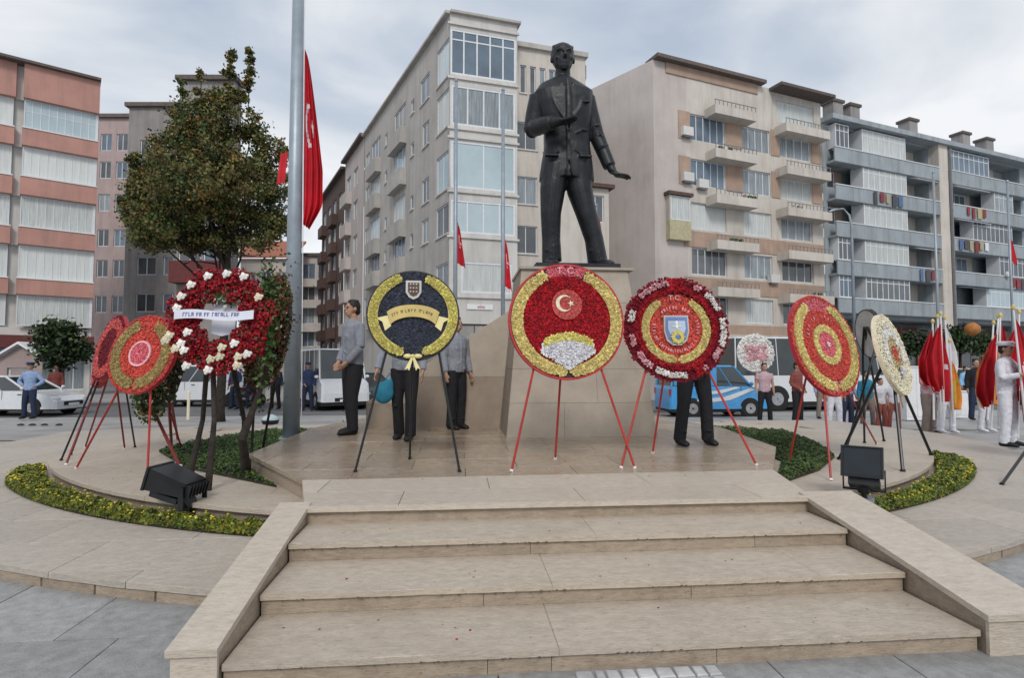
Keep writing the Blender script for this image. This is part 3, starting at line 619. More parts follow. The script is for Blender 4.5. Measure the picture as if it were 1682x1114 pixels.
# ============ blue grey block, far right
f2 = frame(Vector((10.6, 36)) + dr * 12.95, dr); c2 = thing('apartment_building', f2.translation + Vector((0, 0, -.5)), 'long blue grey apartment block with open balconies and flat roof at the right', 'building')
W2 = 30; Q = lambda t: t - 12.95; ZB = [16.2, 13.5, 10.85, 8.15, 5.5]
ws = []
for v in ZB: ws += [(Q(13.4), v + .55, Q(25.0) - Q(13.4), 1.75, dict(depth=1.3)), (Q(26.5), v + .55, 11.2, 1.75, dict(depth=1.3))]
ws.append((Q(13.4), -.5, 24.5, 5.2, dict(depth=2.5)))
wall(c2, f2, W2, 18.6, ws, 'blue_grey', z0=-.6)
for k, v in enumerate(ZB):
    # protruding balcony parapets
    for (a, b) in ((13.3, 25.1), (26.4, 37.8)):
        lbox(c2, f2, 'balcony_parapet', (Q(a), -.75, v - .52), (Q(b), -.66, v + .5), 'blue_grey')
        lbox(c2, f2, 'balcony_slab', (Q(a), -.659, v - .55), (Q(b), -.003, v - .4), 'blue_grey')
        lbox(c2, f2, 'handrail', (Q(a), -.8, v + .5), (Q(b), -.62, v + .56), 'frame_white')
    # back walls with windows inside the recess
    for (a, b) in ((13.4, 16.4), (21.4, 25.0)):
        lbox(c2, f2, 'recess_wall', (Q(a) + .01, 1.15, v + .56), (Q(b), 1.29, v + 2.29), 'terracotta' if a < 20 else 'stucco_cream'); window(c2, f2, Q(a) + .5, v + .6, 1.6, 1.55, 'd', 2, rec=1.14)
    def glazed(a, b, st='c'):
        n = max(3, int((b - a) / .6)); window(c2, f2, Q(a), v + .56, b - a, 1.73, st, n, .72, fw=.08, rec=-.55)
        lbox(c2, f2, 'bay_side', (Q(a) - .001, -.548, v + .561), (Q(a) + .06, .4, v + 2.28), 'frame_white'); lbox(c2, f2, 'bay_side', (Q(b) - .06, -.548, v + .561), (Q(b) + .001, .4, v + 2.28), 'frame_white')
    glazed(16.4, 21.3, 'c' if k != 2 else 'm')
    if k in (0, 3, 4): glazed(13.6, 15.0, 'm')
    L_ = [(26.6, 32.0), (32.6, 35.3), (29.5, 35.0), (33.0, 37), (31.0, 37.4)][k]; glazed(*L_, 'c' if k % 2 else 'm')
    for a in (26.6, 29.8, 33.4):
        if not (L_[0] - 1.5 < a < L_[1]): lbox(c2, f2, 'recess_wall', (Q(a), 1.15, v + .56), (Q(a) + 2.6, 1.28, v + 2.29), 'stucco_cream'); window(c2, f2, Q(a) + .3, v + .6, 1.5, 1.55, 'd', 2, rec=1.13)
    for (a, w_) in ((22.0, 2.6), (26.9, 4.5)):
        if random.random() < .7 and not (L_[0] - 2 < a < L_[1]):
            me = MB().add([(Q(a), -.001, v + 2.28), (Q(a) + w_, -.001, v + 2.28), (Q(a) + w_, -.95, v + 1.95), (Q(a), -.95, v + 1.95), (Q(a), -.001, v + 2.25), (Q(a) + w_, -.001, v + 2.25), (Q(a) + w_, -.95, v + 1.92), (Q(a), -.95, v + 1.92)], [(0, 1, 2, 3), (4, 5, 6, 7), (3, 2, 6, 7), (0, 3, 7, 4), (1, 2, 6, 5)]).mesh('awning'); me.materials.append(MATS['white_cloth' if k != 4 else 'glass_blue']); local(c2, 'awning', me, f2)
for a in (25.15,): lbox(c2, f2, 'pilaster', (Q(a), -.7, -.5), (Q(a) + 1.15, -.003, 18.6), 'stucco_cream')
lbox(c2, f2, 'downpipe', (Q(26.36), -.9, 0), (Q(26.46), -.71, 18.4), 'metal_rail')
lbox(c2, f2, 'roof', (Q(12.9), -1.0, 18.6), (Q(43), 9, 18.95), 'blue_grey')
for a in (14, 15.8, 22.5, 29.3, 32.6): 
    o = lbox(c2, f2, 'chimney', (Q(a), -.2, 18.955), (Q(a) + 1.0, .7, 20.3), 'cement'); lbox(c2, f2, 'chimney_cap', (Q(a) - .12, -.3, 20.301), (Q(a) + 1.12, .8, 20.5), 'roof_dark')
for i, a in enumerate(np.arange(13.6, 37, 2.9)): window(c2, f2, Q(a), -.4, 2.7, 3.6, 'd', 2, .75, 'frame_brown', .1, rec=1.5); lbox(c2, f2, 'shop_fascia', (Q(a), 1.3, 3.4), (Q(a) + 2.7, 1.45, 4.3), random.choice(['dark_brown', 'blue_grey', 'maroon', 'cement', 'white_paint']))
fE = f2 @ Matrix.Translation((37.9 - 12.95, 0, 0))

for (u_, v_) in ((33.5, 8.8),):
    me = MB().tube([(Q(u_), -.9, v_), (Q(u_), -1.0, v_ + .02)], [.28, .25], 14).tube([(Q(u_), -.7, v_ - .3), (Q(u_), -.92, v_)], .02, 5).mesh('satellite_dish'); me.materials.append(MATS['ac_white']); local(c2, 'satellite_dish', me, f2)
lcols = ['cloth_a', 'cloth_b', 'cloth_c', 'white_cloth', 'cloth_d']
mat('cloth_a', (.25, .05, .06)); mat('cloth_b', (.1, .16, .3)); mat('cloth_c', (.4, .36, .2)); mat('cloth_d', (.08, .08, .09))
for (u_, v_, n_) in ((17.2, 13.35, 5), (27.2, 10.7, 6), (34.2, 8.0, 4), (22.2, 8.0, 3), (28.4, 13.4, 4)):
    for i in range(n_): w_ = random.uniform(.3, .6); lbox(c2, f2, 'laundry', (Q(u_) + i * .68, -.86, v_ - random.uniform(.1, .4)), (Q(u_) + i * .68 + w_, -.83, v_ + .55), random.choice(lcols))
for (u_, v_) in ((2.6, 14.7), (4.6, 11.8), (9, 11.6), (10.8, 5.8), (3.4, 8.9)):
    for i in range(3): lbox(c1, f1, 'flower_pot', (T(u_) + i * .4, -.93, v_ + .01), (T(u_) + i * .4 + .22, -.75, v_ + .42), random.choice(['leaf_pot', 'terracotta', 'ac_white']))
# ============ salmon block, far left
W3 = 12; dLt = Vector((.785, .62)); f3 = frame(Vector((-26.5, 36)) - dLt * W3, dLt)
c3 = thing('apartment_building', f3.translation + Vector((0, 0, -.5)), 'salmon and white banded apartment block at the left edge', 'building')
bands = [(16.9, 18.9), (14.1, 15.1), (11.2, 12.25), (8.3, 9.3), (5.4, 6.3)]; gl = [(15.1, 16.9), (12.25, 14.1), (9.3, 11.2), (6.3, 8.3), (3.5, 5.4)]
wall(c3, f3, W3, 18.9, [(.2, a, W3 - .4, b - a) for a, b in gl] + [(.3, -.2, W3 - .6, 2.9)], 'stucco_grey', z0=-.6)
for k, (a, b) in enumerate(bands):
    for (u0, u1, pr) in ((-.3, 8.0, .35), (8.35, 12.02, .6)): lbox(c3, f3, 'balcony_parapet', (u0, -pr, a), (u1, -.003, b), 'salmon'); lbox(c3, f3, 'handrail', (u0, -pr - .05, b), (u1, .05, b + .07), 'white_paint')
for k, (a, b) in enumerate(gl):
    h = b - a - .09
    window(c3, f3, 8.4, a + .08, 3.5, h, 'b' if k else 'p', 9, 0 if k else .6, fw=.045, rec=-.25); window(c3, f3, .3, a + .08, 7.6, h, 'b', 12, 0, fw=.045, rec=.05)
    lbox(c3, f3, 'balcony_side', (11.901, -.3, a + .08), (11.99, .3, b - .01), 'frame_white')
lbox(c3, f3, 'roof', (-.4, -.9, 18.9), (W3 + .05, 6, 19.05), 'roof_dark')
lbox(c3, f3, 'shop_awning', (-.3, -1.5, 2.3), (12.1, -.003, 3.0), 'maroon')
for u in (.4, 3.4, 6.4, 9.3): window(c3, f3, u, -.2, 2.8, 2.6, 'd', 3, .75, 'frame_white', .07, rec=.1)
f3b = frame(Vector((-26.5, 36)), (-.62, .785)); 
f3c = frame(Vector((-26.5, 36)) , (-.59, .807)); 
wall(c3, f3c, 7, 18.9, [(1.0, v, 1.2, 1.3) for v in (15.2, 12.4, 9.5, 6.6)], 'pinkish', z0=-.6)
for v in (15.2, 12.4, 9.5, 6.6): window(c3, f3c, 1.0, v, 1.2, 1.3, 'd', 1)

def block(pxa, pxb, dep, ytop, m, label, rows, cols, ww, wh, st='d', roof='roof_dark', bal=None, skew=0.0, fm='frame_white', depth=3.0):
    """plain block whose front runs between two sight lines at the given distance"""
    a = Vector(((pxa - 841) / 940 * dep, dep)); b = Vector(((pxb - 841) / 940 * (dep + skew), dep + skew)); d = b - a; Wd = d.length; f = frame(a, d)
    H = (600 - ytop) / 940 * dep + 1.34
    root = thing('apartment_building', f.translation, label, 'building'); ws = []
    for y in rows:
        v = (600 - y) / 940 * dep + 1.34
        for c in cols: ws.append((c * Wd - ww / 2, v - wh, ww, wh))
    ws = [q for q in ws if q[0] > 0 and q[0] + q[2] < Wd]
    wall(root, f, Wd, H, ws, m, z0=-.7)
    for q in ws: window(root, f, *q, st, 2 if ww < 2 else 4, 0, fm, .07)
    wall(root, f @ Matrix.Translation((Wd, 0, 0)) @ Matrix.Rotation(R(90), 4, 'Z'), depth, H, [], m, z0=-.7)
    wall(root, f @ Matrix.Rotation(R(90), 4, 'Z') @ Matrix.Translation((0, 0, 0)), depth, H, [], m, z0=-.7)
    if roof == 'roof_tile':
        me = MB().add([(-.4, -.5, H), (Wd + .4, -.5, H), (Wd + .4, depth, H + 2.2), (-.4, depth, H + 2.2), (-.4, -.5, H + .15), (Wd + .4, -.5, H + .15), (Wd + .4, depth, H + 2.4), (-.4, depth, H + 2.4)], [(0, 1, 2, 3), (4, 5, 6, 7), (0, 1, 5, 4), (1, 2, 6, 5), (3, 0, 4, 7)]).mesh('roof'); me.materials.append(MATS[roof]); local(root, 'roof', me, f)
    else: lbox(root, f, 'roof', (-.2, -.3, H), (Wd + .2, depth, H + .3), roof)
    if bal:
        for y in rows:
            v = (600 - y) / 940 * dep + 1.34 - wh
            lbox(root, f, 'balcony', (Wd * bal[0], -1, v - .9), (Wd * bal[1], -.003, v - .05), m if len(bal) < 3 else bal[2])
    return root, f, Wd
block(148, 208, 50, 196, 'pinkish', 'narrow pinkish grey block wedged beside the salmon block', [222, 268, 322, 380, 430, 488], [.25, .7], 1.0, 1.5)
_, fq, wq = block(200, 300, 44, 178, 'cement', 'bare grey concrete apartment block behind the tree, left part', [232, 280, 330, 378, 425, 485], [.36, .8], 1.5, 1.4, 'd')
_, fr_, wr = block(284, 376, 38, 134, 'cement', 'dark roofed block behind the tree with a maroon balcony band', [200, 250, 300, 350, 396], [.25, .7], 1.5, 1.6, 'd', depth=1.0)
rr = bpy.data.objects['apartment_building.%03d' % 7] if False else _
lbox(rr, fr_, 'balcony', (.1, -.9, 6.6), (wr - .1, -.003, 8.0), 'maroon')
block(392, 476, 58, 428, 'stucco_cream', 'low cream house with a red tiled roof at the end of the side street', [450, 490, 530], [.2, .5, .8], 1.1, 1.6, 'd', 'roof_tile')
block(490, 548, 62, 424, 'stucco_beige', 'beige apartment block closing the side street with balconies', [436, 470, 508, 545], [.25, .7], 1.5, 1.7, 'd', bal=(.05, .95))
block(420, 520, 90, 470, 'stucco_grey', 'pale grey block far down the side street', [490, 520, 550], [.2, .4, .6, .8], 1.6, 1.6, 'd')
# hills / far wood closing the horizon
h = MB(); n = 60
for i in range(n + 1): a = R(-75 + 150 * i / n); h.v += [(900 * math.sin(a), 900 * math.cos(a), -3), (900 * math.sin(a), 900 * math.cos(a), 6 + 8 * abs(math.sin(i * .7)) * random.random())]
for i in range(n): h.f.append((2 * i, 2 * i + 2, 2 * i + 3, 2 * i + 1)); h.m.append(0)
mat('hill', (.1, .12, .1), rough=1); tag(h.build('hills', 'hill'), kind='structure')
# small gabled kiosk, far left
kf = frame((-22.0, 24.6), (1, .1)); kk = thing('kiosk', kf.translation, 'small white gabled kiosk beside the parked hatchback', 'kiosk')
wall(kk, kf, 1.7, 1.6, [(.3, .0, 1.0, 1.2)], 'pinkish', z0=-.5, th=.1); window(kk, kf, .3, 0, 1.0, 1.2, 'd', 2, fw=.08)
me = MB().add([(0, 0, 1.6), (1.7, 0, 1.6), (.85, 0, 2.15)], [(0, 1, 2)]).mesh('gable'); me.materials.append(MATS['pinkish']); local(kk, 'gable', me, kf)
for sgn in (0, 1):
    p0 = (-.2, 1.5) if not sgn else (1.9, 1.5)
    me = MB().add([(p0[0], -.25, 1.52), (.85, -.25, 2.2), (.85, 1.6, 2.2), (p0[0], 1.6, 1.52), (p0[0], -.25, 1.62), (.85, -.25, 2.3), (.85, 1.6, 2.3), (p0[0], 1.6, 1.62)], [(0, 1, 2, 3), (4, 5, 6, 7), (0, 1, 5, 4), (2, 3, 7, 6), (0, 3, 7, 4)]).mesh('roof_slope'); me.materials.append(MATS['white_paint']); local(kk, 'roof_slope', me, kf)
# ------------------------------------------------------------------ lettering
_fc = {}
def text_mesh(s, size, ext=.004):
    cu = bpy.data.curves.new('t', 'FONT'); cu.body = s; cu.size = size; cu.extrude = ext; cu.align_x = 'CENTER'; cu.resolution_u = 2
    o = bpy.data.objects.new('t', cu); COL.objects.link(o); dg = bpy.context.evaluated_depsgraph_get(); me = bpy.data.meshes.new_from_object(o.evaluated_get(dg)); bpy.data.objects.remove(o); return me
for (s, f, p, sz, m, root) in txt_jobs:
    me = text_mesh(s, sz); me.materials.clear(); me.materials.append(MATS[m]); me.transform(Matrix.Rotation(R(90), 4, 'X')); local(root, 'lettering', me, f @ Matrix.Translation(p))
# ------------------------------------------------------------------ statue
S0 = Vector((1.62, 7.95, ZT + .10))
def stv(x, y, z): return S0 + Vector((x, y, z))
def fingers(b, base, d, side, nrm, L, r, curl=.3, spread=.12):
    d = d.normalized(); side = side.normalized(); nrm = nrm.normalized()
    for i, (o, l) in enumerate(((-.36, .82), (-.12, .97), (.12, 1), (.36, .85))):
        p0 = base + side * o * L * .9; dd = (d + side * o * spread * 2).normalized(); p1 = p0 + dd * L * l * .45; d2 = (dd + nrm * curl).normalized(); p2 = p1 + d2 * L * l * .32; d3 = (d2 + nrm * curl).normalized()
        b.tube([p0 - dd * L * .3, p0, p1, p2, p2 + d3 * L * l * .25, p2 + d3 * L * l * .3], [r, r, r * .95, r * .88, r * .75, r * .3], 8)
    p0 = base - d * L * .75 - side * L * .42; dd = (d - side * .75 + nrm * .3).normalized(); b.tube([p0, p0 + dd * L * .45, p0 + (dd + d * .6).normalized() * L * .85, p0 + (dd + d * .6).normalized() * L * .92], [r * 1.25, r * 1.15, r * .9, r * .3], 8)
b = MB()
for sx, pts in ((-1, [(-.27, 0, 1.42), (-.32, -.02, 1.1), (-.35, -.04, .76), (-.34, 0, .42), (-.33, .0, .1)]), (1, [(.04, 0, 1.42), (.07, -.02, 1.1), (.16, -.05, .76), (.27, -.03, .42), (.33, 0, .1)])):
    b.tube([stv(*p) for p in pts], [(.20, .23), (.18, .205), (.145, .165), (.13, .155), (.14, .17)], 20, ref=(1, 0, 0))
    a = pts[-1]; dx = -.06 if sx < 0 else .10
    b.tube([stv(a[0] - dx * .6, .14, .06), stv(a[0], .02, .075), stv(a[0] + dx * .5, -.15, .06), stv(a[0] + dx, -.28, .045), stv(a[0] + dx * 1.1, -.34, .03)], [(.05, .05), (.085, .085), (.095, .065), (.085, .045), (.04, .02)], 14, ref=(1, 0, 0))
    # cloth folds
    for k, (z, q) in enumerate(((.86, .9), (.80, -1), (.66, 1), (.5, -1), (.28, 1), (.2, -1), (1.15, -1))):
        c = Vector(pts[2]) if z > .6 else Vector(pts[3]); cx = lerp(pts[2][0], pts[4][0], (.76 - z) / .66)
        b.tube([stv(cx - .11, -.135 + .02, z - .05 * q), stv(cx, -.165, z), stv(cx + .1, -.125, z + .045 * q)], [.008, .018, .006], 6)
    b.tube([stv(pts[1][0], -.222, 1.2), stv(pts[2][0], -.212, .76), stv(pts[3][0], -.158, .42), stv(pts[4][0], -.172, .12)], [.008, .012, .012, .012], 6)
T_ = [(-.11, .02, 1.24, .425, .27), (-.11, .02, 1.32, .42, .275), (-.105, .02, 1.5, .395, .27), (-.10, .02, 1.75, .35, .245), (-.105, .01, 1.95, .355, .25), (-.12, .0, 2.15, .40, .28), (-.145, .0, 2.35, .44, .28), (-.16, .01, 2.48, .45, .25), (-.16, .02, 2.59, .35, .20), (-.155, .02, 2.70, .15, .15)]
b.tube([stv(*t[:3]) for t in T_], [(t[3] * (.93 if t[2] < 2.4 else .97), t[4] * .95) for t in T_], 28, ref=(1, 0, 0), pw=.85)
# arms: bent right arm (image left)
b.tube([stv(-.42, .02, 2.46), stv(-.51, .03, 2.40), stv(-.56, .06, 2.2), stv(-.60, .08, 1.98), stv(-.60, .03, 1.93)], [.13, .15, .135, .125, .09], 16)
b.tube([stv(-.585, .10, 2.02), stv(-.54, -.08, 1.97), stv(-.45, -.26, 1.93), stv(-.38, -.37, 1.905)], [.12, .125, .11, .10], 16)
b.tube([stv(-.39, -.36, 1.91), stv(-.33, -.43, 1.90)], [.07, .066], 12)
b.tube([stv(-.35, -.41, 1.90), stv(-.26, -.48, 1.89), stv(-.21, -.51, 1.885)], [(.07, .055), (.04, .075), (.032, .065)], 12, ref=(0, 0, 1))
fingers(b, stv(-.21, -.51, 1.885), Vector((.85, -.5, .0)), Vector((-.5, -.85, 0)), Vector((0, 0, 1)), .16, .021, .2)
# straight left arm (image right)
b.tube([stv(.10, .02, 2.46), stv(.18, .03, 2.41), stv(.245, .03, 2.2), stv(.33, .04, 1.93), stv(.42, .0, 1.68), stv(.50, -.05, 1.45)], [.13, .145, .125, .112, .10, .092], 16)
b.tube([stv(.50, -.05, 1.47), stv(.54, -.07, 1.38)], [.062, .06], 12)
b.tube([stv(.535, -.07, 1.40), stv(.58, -.09, 1.335), stv(.63, -.10, 1.31)], [(.05, .055), (.035, .075), (.03, .07)], 12, ref=(0, 0, 1))
fingers(b, stv(.62, -.10, 1.312), Vector((1, -.15, -.12)), Vector((.1, 1, 0)), Vector((0, 0, -1)), .17, .019, .18, .2)
for (cx, cz, q) in ((-.58, 2.03, 1), (-.56, 2.1, -1), (.28, 2.0, 1), (.33, 1.9, -1), (.40, 1.72, 1)):
    b.tube([stv(cx - .09, -.08, cz - .04 * q), stv(cx, -.115, cz), stv(cx + .09, -.07, cz + .04 * q)], [.006, .013, .006], 6)
# jacket fronts, lapels, tie, buttons, pocket flaps
for s in (-1, 1):
    c = -.13
    lap = [(c + s * .03, -.278, 1.95), (c + s * .20, -.262, 2.22), (c + s * .235, -.235, 2.36), (c + s * .15, -.235, 2.38), (c + s * .14, -.20, 2.53), (c + s * .07, -.215, 2.57)]
    f = [stv(*p) for p in lap]; k = [p + Vector((0, .07, 0)) for p in f]; f = [p + Vector((0, -.0, 0)) for p in f]
    b.add(f + k, [tuple(range(6)), tuple(range(11, 5, -1))] + [(i, (i + 1) % 6, 6 + (i + 1) % 6, 6 + i) for i in range(6)])
    b.tube([stv(c + s * .03, -.272, 1.95), stv(c + s * .015, -.272, 1.75), stv(c + s * .02, -.275, 1.45), stv(c + s * .05, -.262, 1.24)], [.014, .014, .014, .012], 8)
    b.box(stv(c + s * .24 - .09, -.272, 1.50), stv(c + s * .24 + .09, -.2, 1.53))
    for z, k in ((1.80, .09), (1.62, -.07)):
        b.tube([stv(c + s * .06, -.25, z), stv(c + s * .2, -.232, z + k), stv(c + s * .3, -.16, z + k * 1.2)], [.004, .015, .006], 6)
b.tube([stv(-.14, -.235, 2.6), stv(-.135, -.275, 2.45), stv(-.13, -.295, 2.2), stv(-.13, -.285, 1.95)], [(.03, .02), (.035, .02), (.045, .02), (.04, .02)], 8, ref=(1, 0, 0))
b.ball(stv(-.13, -.29, 1.86), .016, 8, 6); b.ball(stv(-.13, -.285, 1.72), .016, 8, 6); b.box(stv(.07, -.275, 2.26), stv(.17, -.22, 2.285))
b.tube([stv(-.165, .03, 2.55), stv(-.165, .0, 2.72), stv(-.165, .0, 2.82)], [(.13, .13), (.115, .115), (.11, .11)], 16, ref=(1, 0, 0))
b.tube([stv(-.165, .02, 2.60), stv(-.165, .0, 2.68)], [(.135, .14), (.115, .125)], 16, ref=(1, 0, 0))
H0 = stv(-.165, -.02, 2.98)
def hd(x, y, z): return H0 + Vector((x * 1.14, y * 1.05, z * 1.04))
b.ball(hd(0, .03, .04), (.162, .18, .17), 20, 14); b.ball(hd(0, -.02, -.05), (.137, .15, .15), 18, 12)
b.tube([hd(0, -.09, -.08), hd(0, -.115, -.17), hd(0, -.11, -.205)], [(.11, .075), (.072, .055), (.04, .03)], 14, ref=(1, 0, 0))
b.tube([hd(0, -.155, .045), hd(0, -.185, 0), hd(0, -.208, -.045), hd(0, -.185, -.066)], [.014, .018, .028, .016], 8)
for s in (-1, 1):
    b.tube([hd(s * .02, -.152, .05), hd(s * .06, -.158, .062), hd(s * .105, -.12, .045)], [.016, .018, .012], 8)
    b.ball(hd(s * .052, -.135, .018), (.024, .016, .014), 8, 6); b.ball(hd(s * .085, -.105, -.045), (.04, .04, .03), 8, 6)
    b.ball(hd(s * .143, .02, -.01), (.018, .035, .05), 8, 6); b.ball(hd(s * .02, -.185, -.055), (.014, .014, .012), 6, 5)
b.tube([hd(-.045, -.155, -.108), hd(0, -.172, -.1), hd(.045, -.155, -.108)], [.006, .012, .006], 8); b.tube([hd(-.04, -.15, -.126), hd(0, -.168, -.126), hd(.04, -.15, -.126)], [.006, .012, .006], 8)
b.ball(hd(0, .045, .085), (.172, .185, .15), 20, 12)     # swept-back hair
for i in range(9): x = -.12 + .03 * i; b.tube([hd(x, -.11 + abs(x) * .5, .125), hd(x * 1.05, -.02, .215 - abs(x) * .4), hd(x, .12, .19 - abs(x) * .4)], [.012, .016, .012], 6)
me = remesh(b.mesh('statue'), .0125, 1); me.transform(Matrix.Translation(S0) @ Matrix.Scale(1.02, 4, (0, 0, 1)) @ Matrix.Translation(-S0))
stat = mesh_obj('statue', me, 'bronze', None, True, base=S0)
tag(stat, 'dark bronze statue of a standing man in a suit with one forearm raised', 'statue')

# ------------------------------------------------------------------ wreaths
mat('fl_red', (.40, .008, .018), rough=.7, var=.3, scale=60); mat('fl_darkred', (.2, .008, .02), rough=.7, var=.3, scale=60); mat('fl_gold', (.66, .53, .2), rough=.75, var=.22, scale=50)
mat('fl_yellow', (.68, .60, .16), rough=.75, var=.2, scale=50); mat('fl_pink', (.82, .42, .46), rough=.75, var=.25, scale=50); mat('fl_white', (.84, .82, .78), rough=.7, var=.12, scale=50)
mat('fl_lilac', (.78, .78, .84), rough=.7, var=.15, scale=50); mat('fl_scarlet', (.55, .07, .05), rough=.7, var=.25, scale=50); mat('fl_navy', (.028, .035, .055), rough=.8, var=.3, scale=50)
mat('fl_rose', (.60, .10, .09), rough=.7, var=.2, scale=50); mat('fl_cream', (.74, .67, .5), rough=.7, var=.15, scale=50); mat('fl_hot', (.78, .16, .2), rough=.7, var=.2, scale=50)
mat('fl_olive', (.36, .26, .10), rough=.8, var=.25, scale=40)
mat('rim_red', (.42, .03, .04), rough=.6); mat('rim_dark', (.03, .03, .03), rough=.7); mat('emblem_blue', (.13, .2, .42), rough=.5, var=.1); mat('emblem_pale', (.42, .50, .62), rough=.5, var=.1); mat('silver', (.5, .48, .46), rough=.4, var=.1)
mat('gold_paint', (.62, .48, .16), rough=.5, var=.1); mat('satin_gold', (.75, .66, .3), rough=.35, spec=.6, var=.08); mat('ink_blue', (.04, .06, .25), rough=.6); mat('satin_white', (.68, .70, .8), rough=.4, var=.05); mat('satin_pink', (.70, .22, .18), rough=.4)
mat('bark', (.035, .027, .022), rough=.9, var=.3, scale=12, bump=1, bscale=30)
def variants(m):
    o = [m]
    for nm, k in (('_deep', .7), ('_light', 1.25)):
        c = MATS[m].node_tree.nodes; cr = [q for q in c if q.type == 'VALTORGB'][0].color_ramp.elements[1].color; col = tuple(min(.85, cr[i] * k / 1.1) for i in range(3)); mat(m + nm, col, rough=.75, var=.2, scale=50); o.append(m + nm)
    return o
def florets(pts, s, hz, mb=None):
    b = mb or MB()
    for (x, y) in pts:
        r = s * random.uniform(.7, 1.3); z = hz * random.uniform(.6, 1.5); mi = random.choices((0, 1, 2), (.55, .25, .2))[0]; a0 = random.random() * 6; vs = [(x + random.uniform(-.2, .2) * r, y + random.uniform(-.2, .2) * r, z)]
        for k in range(6): rr = r * (1 if k % 2 else .72); a = a0 + k * math.pi / 3; vs.append((x + rr * math.cos(a), y + rr * math.sin(a), z * (.25 if k % 2 else .75)))
        b.add(vs, [(0, 1 + k, 1 + (k + 1) % 6) for k in range(6)], mi)
    return b
def hexpts(x0, y0, x1, y1, s, pred):
    o = []; j = 0; y = y0
    while y < y1:
        x = x0 + (j % 2) * s * .5
        while x < x1:
            p = (x + random.uniform(-.24, .24) * s, y + random.uniform(-.24, .24) * s)
            if pred(*p): o.append(p)
            x += s
        y += s * .86; j += 1
    return o
def band(r0, r1, a0=0, a1=360):
    def f(x, y):
        r = math.hypot(x, y); a = math.degrees(math.atan2(y, x)) % 360
        return r0 < r < r1 and ((a0 <= a <= a1) or (a0 <= a + 360 <= a1))
    return f
def ring_mesh(r0, r1, z0, z1, a0=0, a1=360, n=64, tap=0):
    b = MB(); m = max(3, int(n * (a1 - a0) / 360)); full = abs(a1 - a0 - 360) < .1
    for i in range(m + (0 if full else 1)):
        t = i / m; a = R(a0 + (a1 - a0) * t); k = 1 if not tap else max(.25, min(1, t / tap, (1 - t) / tap) ** .5); rm, hw = (r0 + r1) / 2, (r1 - r0) / 2 * k
        for r in (rm - hw, rm + hw):
            for z in (z0, z1): b.v.append((r * math.cos(a), r * math.sin(a), z))
    c = len(b.v) // 4
    for i in range(m):
        o, q = 4 * i, 4 * ((i + 1) % c); b.f += [(o + 1, o + 3, q + 3, q + 1), (o, q, q + 2, o + 2), (o + 2, q + 2, q + 3, o + 3), (o, o + 1, q + 1, q)]; b.m += [0] * 4
    if not full:
        b.f += [(0, 2, 3, 1), (4 * m, 4 * m + 1, 4 * m + 3, 4 * m + 2)]; b.m += [0, 0]
    return b
def dframe(c, yaw, lean):
    rt = Vector((math.cos(yaw), math.sin(yaw), 0)); n = Vector((math.sin(yaw) * math.cos(lean), -math.cos(yaw) * math.cos(lean), math.sin(lean))); up = n.cross(rt)
    return Matrix(((rt.x, up.x, n.x, c.x), (rt.y, up.y, n.y, c.y), (rt.z, up.z, n.z, c.z), (0, 0, 0, 1)))
class W:
    def __init__(s, px, py, Y, rpx, yaw, lean, label, feet, legm, legr=.011, rim='rim_red', back='rim_dark', name='wreath', solid=True, legtop=None, group='flower wreaths on tripod easels'):
        s.c = at(px, py, Y); dep = (s.c - CAM).dot(_fh); s.r = rpx / 940 * dep; s.mx = dframe(s.c, yaw, lean)
        f = [Vector(q) for q in feet]; base = (sum(f, Vector()) / len(f)) if f else Vector((s.c.x, s.c.y, 0))
        s.t = thing(name, base, label, 'wreath', group)
        r = s.r
        if solid:
            ring_mesh(0, r, -.03, 0).xf(s.mx).build('backing_board', back, s.t)
        if rim: ring_mesh(r * .975, r * 1.01, -.034, .012).xf(s.mx).build('rim', rim, s.t)
        for i, q in enumerate(f):
            ang = (legtop or [225, 315, 270])[i] if i < 3 else 270; rr = .72 if i < 2 else .3
            tp = s.mx @ Vector((r * rr * math.cos(R(ang)), r * rr * math.sin(R(ang)), -.045)); tip = s.mx @ Vector((r * .1 * (1 if i else -1), r * .3, -.05))
            d = (tp - q); lb = MB().tube([q, tp, tip] if i < 2 else [q, s.mx @ Vector((0, r * .25, -.06))], legr, 8); lb.build('leg', legm, s.t)
            MB().tube([q - Vector((0, 0, 0)), q + d.normalized() * .02], legr * 1.5, 8).build('foot_cap', 'white_paint' if 'red' in legm else 'black', s.t)
    def fl(s, pred, m, sp=.021, hz=.016, z=.0, nm='flowers', ext=1.02):
        r = s.r * ext; p = hexpts(-r, -r, r, r, sp, pred); b = florets(p, sp * .72, hz); b.v = [(v[0], v[1], v[2] + z) for v in b.v]
        o = b.xf(s.mx).build(nm, variants(m), s.t); o['kind'] = 'stuff'; return o
    def add(s, b, nm, m): return b.xf(s.mx).build(nm, m, s.t)
    def text(s, st, size, x, y, z, m, rot=0, nm='lettering'):
        me = text_mesh(st, size, .003); me.materials.clear(); me.transform(s.mx @ Matrix.Translation((x, y, z)) @ Matrix.Rotation(rot, 4, 'Z')); return mesh_obj(nm, me, m, s.t)
